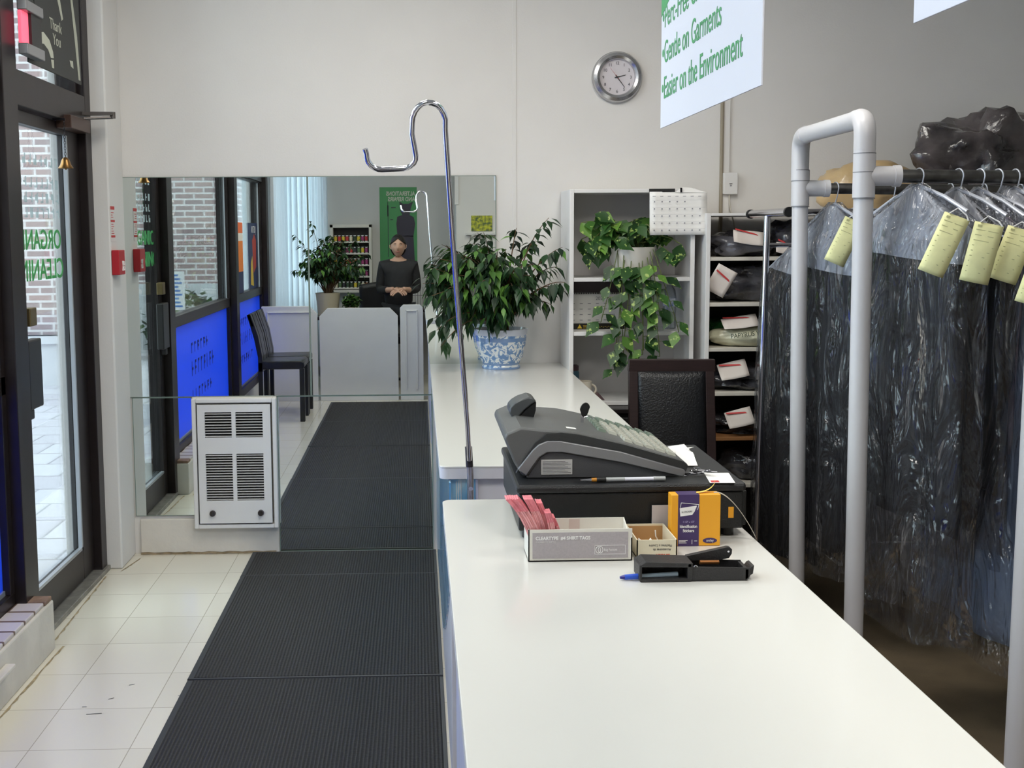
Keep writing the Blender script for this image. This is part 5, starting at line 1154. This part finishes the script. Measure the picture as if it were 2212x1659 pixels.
# ------------------------------------------------------------------ things seen only in the mirrors
def gate_panel(name, label, x0, x1, zt_, ch, y=.40, inset=True, cham=(1, 1)):
    t_ = thing(name, label, 'partition', ((x0+x1)/2, y, 0), 'low white partition panels')
    q = MB(); poly = [(x0, .0), (x1, .0)]+([(x1, zt_-ch), (x1-ch, zt_)] if cham[1] else [(x1, zt_)])+([(x0+ch, zt_), (x0, zt_-ch)] if cham[0] else [(x0, zt_)])
    q.prism(poly, F2, y-.02, y+.02); pb_ = q.build('panel_board', white_pt, t_, bevel=.003)
    if inset:
        q = MB(); ww = .012; ix0, ix1, iz1 = x0+.05, x1-.05, zt_-.05
        q.box(ix0, ix0+ww, y+.02, y+.032, .1, iz1); q.box(ix1-ww, ix1, y+.02, y+.032, .1, iz1); q.box(ix0, ix1, y+.02, y+.032, iz1-ww, iz1); q.build('panel_moulding', white_pt, pb_, bevel=.003)
    return t_
gate_panel('partition_panel', 'low white partition panel with moulding next to the windows, seen in the mirror', -1.46, -.945, .888, .07, inset=True, cham=(0, 1))
gate_panel('gate_panel', 'wide low white gate with cut corners, in the middle of the mirror view', -.925, -.195, .868, .075, inset=False)
gate_panel('partition_panel', 'narrow white partition post with moulding beside the counter, seen in the mirror', -.175, .04, .895, .03)

cb_ = mat('black_chair_leather', (26, 26, 28), .3, bump=.15, bscale=80)
def wait_chair(label, y):
    t_ = thing('dining_chair', label, 'chair', (-1.16, y, 0), 'black chairs by the shop window')
    y0, y1 = y-.18, y+.18
    q = MB(); q.prism([(-1.32, .44), (-.97, .44), (-.955, .46), (-.955, .495), (-.975, .51), (-1.32, .505)], F2, y0, y1); q.build('seat', cb_, t_, True, bevel=.008)
    for y_ in (y0, y1-.055): MB().box(-.995, -.955, y_, y_+.055, 0, .445).build('leg', black_pl, t_, bevel=.003)
    for y_ in (y0, y1-.035):
        q = MB(); q.prism([(-1.335, 0), (-1.30, 0), (-1.30, .44), (-1.335, .44)], F2, y_, y_+.035); q.build('leg', black_pl, t_, bevel=.003)
    q = MB(); q.prism([(-1.335, .42), (-1.295, .42), (-1.30, .55), (-1.33, .72), (-1.39, .90), (-1.42, .895), (-1.365, .70), (-1.335, .54)], F2, y0, y0+.08)
    q.prism([(-1.335, .42), (-1.295, .42), (-1.30, .55), (-1.33, .72), (-1.39, .90), (-1.42, .895), (-1.365, .70), (-1.335, .54)], F2, y0+.10, y1-.10)
    q.prism([(-1.335, .42), (-1.295, .42), (-1.30, .55), (-1.33, .72), (-1.39, .90), (-1.42, .895), (-1.365, .70), (-1.335, .54)], F2, y1-.08, y1)
    q.box(-1.335, -1.30, y0, y1, .42, .50); q.prism([(-1.36, .80), (-1.395, .90), (-1.42, .895), (-1.385, .80)], F2, y0, y1); q.build('backrest', cb_, t_, bevel=.004)
wait_chair('black chair with slatted high back beside the blue windows, nearer the glass door', 1.43)
wait_chair('black chair with slatted high back beside the blue windows, nearer the white gate', 1.03)

# posters on the second window
for nm, lab, y0, y1, z0, z1, cols in (('window_poster', 'orange and navy poster on the window beyond the mullion, seen in the mirror', 1.02, 1.55, 1.0, 1.66, ((.0, .36, (40, 44, 84)), (.36, .76, (236, 130, 40)), (.76, .86, (240, 232, 222)), (.86, 1, (236, 110, 40)))),
                                      ('window_poster', 'navy poster with red and yellow shapes on the window next to the curtain', .12, .70, 1.06, 1.66, ((0, 1, (44, 56, 96)),))):
    t = thing(nm, lab, 'poster', (-1.52, (y0+y1)/2, z0), 'posters on the shop windows')
    for k, (a, b_, c_) in enumerate(cols):
        MB().box(-1.5275, -1.5255, y0, y1, z0+(z1-z0)*a, z0+(z1-z0)*b_).build('poster_sheet', mat('poster_%d_%d_%d' % c_, c_, .5), t)
    if len(cols) == 1:
        q = MB(); q.prism([(.22, 1.25), (.40, 1.2), (.45, 1.5), (.32, 1.56), (.2, 1.5)], F1, -1.5255, -1.525); q.build('red_shape', mat('poster_red', (190, 70, 54), .5), t)
        q = MB(); q.prism([(.40, 1.08), (.58, 1.1), (.55, 1.3), (.46, 1.36)], F1, -1.5255, -1.525); q.build('yellow_shape', mat('poster_yellow', (226, 190, 60), .5), t)
        text('JUST IN', .09, (-1.5248, .22, 1.57), (0, 1, 0), (0, 0, 1), wi, t, sx=.9, depth=.0003)
t = thing('outside_menu_board', 'white board with blue print standing outside by the window, seen in the mirror', 'sign', (-2.575, -1.2, -.03))
MB().box(-2.66, -2.49, -1.22, -1.19, .76, 1.17).build('board_face', paper, t)
q = MB()
for k in range(9): q.box(-2.65, -2.51-.02*(k % 3), -1.19, -1.188, .79+k*.041, .81+k*.041)
q.build('blue_print', mat('blue_ink', (90, 130, 190), .6), t)
for y_ in (-2.65, -2.50): MB().box(y_-.008, y_+.008, -1.225, -1.20, -.03, .76).build('board_leg', steel_gr, t)

# curtain in the back corner
q = MB()
path = [Vector((-1.44, -.18, 0)), Vector((-1.44, -.9, 0)), Vector((-1.42, -1.28, 0)), Vector((-1.25, -1.38, 0)), Vector((-.97, -1.38, 0))]
def cpt(u):
    L = [(path[i+1]-path[i]).length for i in range(4)]; s_ = u*sum(L)
    for i in range(4):
        if s_ <= L[i] or i == 3: 
            d = (path[i+1]-path[i]).normalized(); return path[i]+d*min(s_, L[i]), Vector((-d.y, d.x, 0))
        s_ -= L[i]
def cf(u, v):
    p, n_ = cpt(u); return p+n_*(.030*sin(u*2*pi*26)+.012*sin(u*2*pi*9+v*2))+Vector((0, 0, .12+2.7*v))
q.grid(cf, 260, 6)
cm = bpy.data.materials.new('sheer_white_curtain'); cm.use_nodes = True; nt = cm.node_tree; b = nt.nodes['Principled BSDF']; b.inputs['Base Color'].default_value = rgb(236, 240, 244); b.inputs['Roughness'].default_value = .8
tl = nt.nodes.new('ShaderNodeBsdfTranslucent'); tl.inputs[0].default_value = rgb(226, 234, 242); ms = nt.nodes.new('ShaderNodeMixShader'); ms.inputs[0].default_value = .5
nt.links.new(b.outputs[0], ms.inputs[1]); nt.links.new(tl.outputs[0], ms.inputs[2]); nt.links.new(ms.outputs[0], nt.nodes['Material Output'].inputs[0])
tag(q.build('curtain', cm, None, True), 'long white pleated curtain in the corner behind the partition, seen in the mirror', 'curtain')

# spool cabinet
t = thing('spool_cabinet', 'shallow wall cabinet with pale frame full of thread spools, seen in the mirror', 'cabinet', (-.70, YB+.07, .95))
cx0, cx1, cz0, cz1, cy = -.95, -.50, .92, 1.655, YB+.14
q = MB(); q.box(cx0, cx0+.035, YB+.001, cy, cz0, cz1); q.box(cx1-.03, cx1, YB+.001, cy, cz0, cz1); q.box(cx0, cx1, YB+.001, cy, cz1-.035, cz1); q.box(cx0, cx1, YB+.001, cy, cz0, cz0+.03); q.build('cabinet_frame', white_old, t, bevel=.003)
MB().box(cx0+.03, cx1-.03, YB+.001, YB+.012, cz0+.03, cz1-.03).build('cabinet_back', mat('cabinet_dark', (58, 56, 52), .7), t)
sc_cols = [(214, 190, 60), (196, 110, 50), (60, 80, 60), (150, 60, 110), (60, 60, 66), (90, 120, 80), (190, 60, 60), (220, 210, 180)]
random.seed(9)
proto = {}
for r_ in range(5):
    z = cz0+.05+r_*.125
    MB().box(cx0+.03, cx1-.03, YB+.012, cy-.01, z-.012, z).build('shelf', white_old, t)
    for k in range(9):
        ci = random.randrange(8); x_ = cx0+.058+k*.0415
        if ci not in proto:
            s_ = thing('thread_spool', 'x', 'spool', (x_, cy-.05, z+.0005), 'thread spools in the wall cabinet', local=True)
            MB().lathe([(.010, .008), (.016, .012), (.017, .05), (.010, .056)], n=14).build('thread', mat('thread_%d' % ci, sc_cols[ci], .7), s_, True)
            q = MB(); q.lathe([(.016, 0), (.016, .006), (.008, .008), (.006, .06), (.014, .062), (.014, .068)], n=14); q.build('spool_core', paper, s_, True); proto[ci] = s_
        else:
            s_ = copy_tree(proto[ci]); s_.location = (x_, cy-.05, z+.0005)
        cn = ['yellow', 'orange-brown', 'dark green', 'magenta', 'dark grey', 'sage green', 'red', 'cream'][ci]
        s_['label'] = '%s thread spool, %s from the window, on %s shelf of the cabinet' % (cn, ['first', 'second', 'third', 'fourth', 'fifth', 'sixth', 'seventh', 'eighth', 'ninth'][k], ['the lowest', 'the second lowest', 'the middle', 'the second highest', 'the highest'][r_])

# green alterations poster with a generic dress-form drawing
t = thing('alterations_poster', 'tall green alterations and repairs poster on the wall behind, seen in the mirror', 'poster', (-.21, YB+.003, .95))
MB().box(-.415, -.01, YB+.001, YB+.004, .95, 2.055).build('poster_sheet', mat('poster_green', (70, 140, 84), .5), t)
text('ALTERATIONS', .062, (-.03, YB+.0045, 1.965), (-1, 0, 0), (0, 0, 1), pl, t, sx=.78, depth=.0003, bold=.002)
text('AND REPAIRS', .062, (-.03, YB+.0045, 1.905), (-1, 0, 0), (0, 0, 1), pl, t, sx=.78, depth=.0003, bold=.002)
q = MB(); q.prism([(-.225, 1.53), (-.05, 1.52), (-.03, 1.66), (-.045, 1.73), (-.09, 1.755), (-.075, 1.83), (-.05, 1.90), (-.10, 1.875), (-.16, 1.875), (-.20, 1.90), (-.19, 1.80), (-.17, 1.755), (-.225, 1.735), (-.235, 1.66)], F2, YB+.004, YB+.0048); q.prism([(-.24, 1.1), (-.03, 1.1), (-.05, 1.53), (-.225, 1.53)], F2, YB+.004, YB+.0048); q.build('dress_form_print', mat('print_plum', (52, 48, 62), .5), t)
q = MB(); q.box(-.332, -.318, YB+.004, YB+.0048, 1.74, 1.86); q.box(-.328, -.322, YB+.004, YB+.0048, 1.30, 1.90); q.box(-.29, -.24, YB+.004, YB+.0048, 1.83, 1.84); q.box(-.30, -.27, YB+.004, YB+.0048, 1.70, 1.71); q.build('needle_print', MATS['print_plum'], t)

# small picture and ledge on the partition
t = thing('small_picture', 'small yellow-green flower picture above a ledge, seen at the right of the mirror', 'picture', (.66, -.94, 1.565))
pf = mat('flower_print', (206, 206, 60), .5, col2=(76, 96, 60), nscale=30)
MB().box(.555, .775, -.948, -.94, 1.575, 1.735).build('picture_print', pf, t)
struct(MB().box(.50, 1.0, -.949, -.90, 1.535, 1.557).build('trim_17', white_pt))

# big potted plant, small plant, office chair, sewing desk behind the gate
t = thing('potted_ficus', 'leafy ficus in a beige pot behind the low white gate, seen in the mirror', 'potted plant', (-.89, -.2, .76))
struct_t = thing('low_table', 'low dark side table under the ficus behind the white gate', 'table', (-.86, -.25, 0))
MB().box(-1.10, -.55, -.42, -.02, .725, .755).build('tabletop', dark_wd, struct_t, bevel=.003)
for x_, y_ in ((-1.07, -.39), (-.58, -.39), (-1.07, -.05), (-.58, -.05)): MB().box(x_-.02, x_+.02, y_-.02, y_+.02, 0, .725).build('leg', dark_wd, struct_t)
pot(t, (-.89, -.2, .756), [(.09, 0), (.10, .004), (.118, .20), (.122, .225), (.112, .226), (.09, .05)], mat('beige_pot', (186, 174, 150), .6), .11, .205)
ficus(t, (-.89, -.2, .965), (-.86, -.22, 1.30), (.36, .24, .26), 80, 12, 5, None, ((-.5, -.2, 1.35), (-1.2, -.15, 1.55), (-1.22, -.15, 1.2), (-.6, -.25, 1.5), (-1.05, -.2, 1.68), (-.62, -.1, 1.2)), L=.065)
t = thing('small_plant', 'small bushy green plant in a pot right of the beige pot behind the gate', 'potted plant', (-.66, -.15, .756))
pot(t, (-.66, -.15, .756), [(.05, 0), (.055, .004), (.065, .09), (.058, .09)], mat('beige_pot', (186, 174, 150), .6), .055, .08)
bush('foliage', (-.66, -.15, .90), (.09, .08, .07), 420, pothos_m, 4, .04, t)
t = thing('office_chair', 'dark office chair behind the white gate, seen in the mirror', 'chair', (-.40, -.75, 0))
q = MB(); q.grid(lambda u, v: Vector((-.62+.44*u, -.98-.03*sin(pi*u), .60+.42*v+.03*sin(pi*u)*v)), 10, 8); q.build('backrest', black_le, t, True, solid=.06)
q = MB(); q.prism(rounded_rect(-.64, -.16, -.95, -.5, .06), V3, .44, .51); q.build('seat', black_le, t, True, bevel=.01)
MB().cyl((-.40, -.72, .08), (-.40, -.72, .44), .025, 14).build('gas_post', black_pl, t, True)
for k in range(5):
    a = 2*pi*k/5+.3; q = MB(); q.tube([(-.40, -.72, .09), (-.40+.26*cos(a), -.72+.26*sin(a), .055)], [.022, .014], 8); q.build('base_arm', black_pl, t, True)
    MB().lathe([(.02, 0), (.026, .01), (.026, .04), (.01, .045)], (-.40+.26*cos(a), -.72+.26*sin(a), 0), 12).build('caster', black_pl, t, True)
t = thing('wire_rack', 'small wire rack standing on the dark desk behind the gate post', 'rack', (-.02, -1.15, .76))
dk = thing('sewing_desk', 'dark desk against the wall under the green poster, seen in the mirror', 'desk', (-.1, -1.2, 0))
MB().box(-.47, .36, -1.44, -.96, .73, .758).build('desktop', dark_wd, dk, bevel=.003)
for x_ in (-.45, .33): MB().box(x_-.015, x_+.015, -1.42, -.98, 0, .73).build('desk_side', dark_wd, dk)
for k in range(7): MB().tube([(-.12+k*.028, -1.10, .76), (-.12+k*.028, -1.10, .99)], .003, 6).build('wire', chrome, t)
q = MB(); q.tube([(-.125, -1.10, .90), (.052, -1.10, .90)], .003, 6); q.tube([(-.125, -1.10, .765), (.052, -1.10, .765)], .003, 6); q.build('cross_wire', chrome, t)
t = thing('sewing_machine', 'dark sewing machine on the desk behind the gate, seen in the mirror', 'sewing machine', (-.30, -1.2, .7585))
q = MB(); q.box(-.44, -.16, -1.28, -1.12, .759, .80); q.prism([(-.44, .80), (-.40, .80), (-.40, .98), (-.22, .98), (-.22, .90), (-.17, .90), (-.17, 1.04), (-.44, 1.04)], F2, -1.25, -1.15); q.build('machine_body', black_pl, t, True, bevel=.008)
MB().lathe([(.05, 0), (.05, .02)], (-.455, -1.2, .95), 20, Matrix.Rotation(R(-90), 4, 'Y')).build('hand_wheel', steel_gr, t, True)

# ------------------------------------------------------------------ the photographer, seen only in the mirror
def skinned(name, verts, edges, radii, root_i, m, parent, sub=2):
    me = bpy.data.meshes.new(name); me.from_pydata([Vector(v) for v in verts], edges, []); o = bpy.data.objects.new(name, me); C.objects.link(o)
    o.modifiers.new('skin', 'SKIN')
    if not me.skin_vertices:
        bm = bmesh.new(); bm.from_mesh(me); bm.verts.layers.skin.verify(); bm.to_mesh(me); bm.free()
    for i, r_ in enumerate(radii):
        sv = me.skin_vertices[0].data[i]; sv.radius = r_ if isinstance(r_, tuple) else (r_, r_); sv.use_root = (i == root_i)
    s = o.modifiers.new('sub', 'SUBSURF'); s.levels = sub; s.render_levels = sub
    dg = bpy.context.evaluated_depsgraph_get(); nm = bpy.data.meshes.new_from_object(o.evaluated_get(dg)); bpy.data.objects.remove(o)
    nm.name = name; nm.materials.clear(); nm.materials.append(m); nm.polygons.foreach_set('use_smooth', [True]*len(nm.polygons))
    ob = bpy.data.objects.new(name, nm); C.objects.link(ob)
    if parent: ob.parent = parent
    return ob
skin = mat('skin', (198, 156, 132), .5); coat_m = mat('dark_jacket', (38, 38, 40), .8, noise_amt=.2, nscale=20); trous = mat('dark_trousers', (30, 32, 38), .8); hair_m = mat('dark_hair', (24, 20, 18), .5, bump=.6, bscale=90, stretch=(1, 1, .2))
P = thing('person', 'person in dark jacket standing behind the white gate, hands together in front', 'person', (-.20, -.42, 0), local=True)
# body: one continuous skin from feet to head; x across, y forward (+ towards the mirror)
V = [(0, 0, .86), (0, 0, 1.0), (0, -.01, 1.14), (0, -.015, 1.25), (0, 0, 1.30), (0, .012, 1.335),
     (.075, 0, .80), (.085, .01, .44), (.09, -.015, .08), (.095, .09, .03), (-.075, 0, .80), (-.085, .01, .44), (-.09, -.015, .08), (-.095, .09, .03),
     (.15, -.015, 1.235), (.185, -.02, .99), (.085, .16, 1.00), (.045, .20, 1.015), (-.15, -.015, 1.235), (-.185, -.02, .99), (-.085, .16, 1.00), (-.045, .20, 1.015)]
Ed = [(0, 1), (1, 2), (2, 3), (3, 4), (4, 5), (0, 6), (6, 7), (7, 8), (8, 9), (0, 10), (10, 11), (11, 12), (12, 13), (3, 14), (14, 15), (15, 16), (16, 17), (3, 18), (18, 19), (19, 20), (20, 21)]
Rr = [(.11, .07), (.12, .085), (.145, .10), (.125, .085), (.05, .05), (.048, .05), (.065, .065), (.045, .05), (.036, .04), (.036, .03), (.065, .065), (.045, .05), (.036, .04), (.036, .03), (.055, .055), (.04, .04), (.029, .029), (.022, .03), (.055, .055), (.04, .04), (.029, .029), (.022, .03)]
body = skinned('body', V, Ed, Rr, 0, skin, P)
# head
def head_fn(u, v):
    th = pi*v; ph = 2*pi*u; r_ = sin(th); x = .070*r_*cos(ph); y = .088*r_*sin(ph); z = .108*cos(th)
    if z < 0: x *= 1-.35*(-z/.108)**1.5; y *= 1-.12*(-z/.108)
    f = max(0, sin(ph))*r_
    d = 0
    d += .021*math.exp(-((x/.011)**2+((z+.018)/.016)**2))+.009*math.exp(-((x/.009)**2+((z-.004)/.022)**2))*(f > .3)          # nose
    for s_ in (-1, 1): d -= .009*math.exp(-(((x-s_*.028)/.014)**2+((z-.010)/.011)**2))*(f > .3)    # eye sockets
    d += .006*math.exp(-((x/.020)**2+((z+.050)/.007)**2))*(f > .3)
    d += .006*math.exp(-((x/.018)**2+((z+.085)/.012)**2))*(f > .3)
    return Vector((x, .018+y+d, 1.425+z))
fc_ = MB().grid(head_fn, 40, 30).build('face', skin, P, True, angle=180)
q = MB()
for s_ in (-1, 1):
    q.lathe([(.001, -.010), (.008, -.006), (.0105, 0), (.008, .006), (.001, .010)], (s_*.027, .0835, 1.436), 14)
q.build('eyes', mat('eye_white', (220, 216, 210), .2), fc_, True)
q = MB()
for s_ in (-1, 1): q.lathe([(.001, -.0045), (.0045, 0), (.001, .0045)], (s_*.027, .0905, 1.435), 10)
q.build('irises', mat('iris', (40, 26, 18), .2), fc_, True)
q = MB(); q.tube([(-.020, .098, 1.374), (0, .1035, 1.373), (.020, .098, 1.374)], [.002, .0042, .002], 8); q.build('lips', mat('lips', (166, 96, 90), .5), fc_, True)
for s_ in (-1, 1): MB().tube([(s_*.014, .099, 1.452), (s_*.028, .098, 1.457), (s_*.043, .086, 1.452)], [.002, .0026, .0015], 8).build('eyebrow', hair_m, fc_, True)
for s_ in (-1, 1): MB().tube([(s_*.016, .0945, 1.438), (s_*.027, .0945, 1.4455), (s_*.038, .088, 1.438)], [.002, .0032, .002], 8).build('eyelid', skin, fc_, True)
q = MB()
for s_ in (-1, 1): q.tube([(s_*.068, .012, 1.445), (s_*.079, .004, 1.440), (s_*.078, .006, 1.415), (s_*.067, .014, 1.400)], [.004, .008, .007, .004], 8)
q.build('ears', skin, P, True)
def hair_fn(u, v):
    th = pi*.62*v; ph = 2*pi*u; back = max(0, -sin(ph)); lim = .34+.66*(back**.6 if back > 0 else 0)+.22*abs(cos(ph)); th = pi*.78*v*min(1, lim)
    r_ = sin(th); return Vector((.077*r_*cos(ph), .014+.095*r_*sin(ph), 1.428+.117*cos(th)))
MB().grid(hair_fn, 40, 16).build('hair', hair_m, P, True, solid=.008, angle=180)
# jacket: torso and sleeves slightly outside the body, trousers, shoes
Vj = [V[0], V[1], V[2], V[3], (0, 0, 1.292), V[14], V[15], (.10, .14, 1.0), V[18], V[19], (-.10, .14, 1.0)]
Vj[0] = (0, 0, .78)
Ej = [(0, 1), (1, 2), (2, 3), (3, 4), (3, 5), (5, 6), (6, 7), (3, 8), (8, 9), (9, 10)]
skinned('jacket', Vj, Ej, [(.17, .12), (.15, .11), (.162, .115), (.145, .10), (.062, .062), (.066, .066), (.052, .052), (.040, .040), (.066, .066), (.052, .052), (.040, .040)], 0, coat_m, P)
Vt = [(0, 0, .86), V[6], V[7], (.09, -.01, .07), V[10], V[11], (-.09, -.01, .07)]
skinned('trousers', Vt, [(0, 1), (1, 2), (2, 3), (0, 4), (4, 5), (5, 6)], [(.155, .11), (.095, .098), (.066, .068), (.056, .058), (.095, .098), (.066, .068), (.056, .058)], 0, trous, P)
for s_ in (-1, 1):
    q = MB(); q.grid(lambda u, v: Vector((s_*.093+.042*cos(2*pi*u)*(1-.25*(2*v-1)**4), .035+.135*(v-.5)*2+.0, .036+.036*sin(2*pi*u)*(1.15-.6*v if sin(2*pi*u) > 0 else 1))), 16, 10); q.f.append(list(range(16))); q.mi.append(0); q.f.append([10*17+i for i in range(16)]); q.mi.append(0)
    q.build('shoe', black_le, P, True)
# hands, five fingers each, resting one over the other
for s_ in (-1, 1):
    w0 = Vector((s_*.045, .20, 1.015)); d = Vector((-s_*.80, .5, -.25)).normalized(); up_ = Vector((0, .35, .94)); sd = d.cross(up_).normalized()
    hv = [w0, w0+d*.035, w0+d*.075]; he = [(0, 1), (1, 2)]; hr = [(.022, .018), (.034, .016), (.036, .014)]
    for k in range(4):
        b0 = w0+d*.078+sd*(.027-.018*k); L_ = (.030, .034, .032, .025)[k]; i0 = len(hv)
        hv += [b0, b0+d*L_-up_*.004, b0+d*L_*1.7-up_*.016, b0+d*L_*2.1-up_*.028]; he += [(2, i0), (i0, i0+1), (i0+1, i0+2), (i0+2, i0+3)]; hr += [(.0095, .0095), (.0085, .0085), (.0078, .0078), (.006, .006)]
    i0 = len(hv); tb_ = w0+d*.022+sd*.028; hv += [tb_, tb_+d*.028+sd*.018, tb_+d*.052+sd*.014-up_*.006]; he += [(1, i0), (i0, i0+1), (i0+1, i0+2)]; hr += [(.013, .013), (.010, .010), (.008, .008)]
    skinned('hand', hv, he, hr, 0, skin, P, 2)
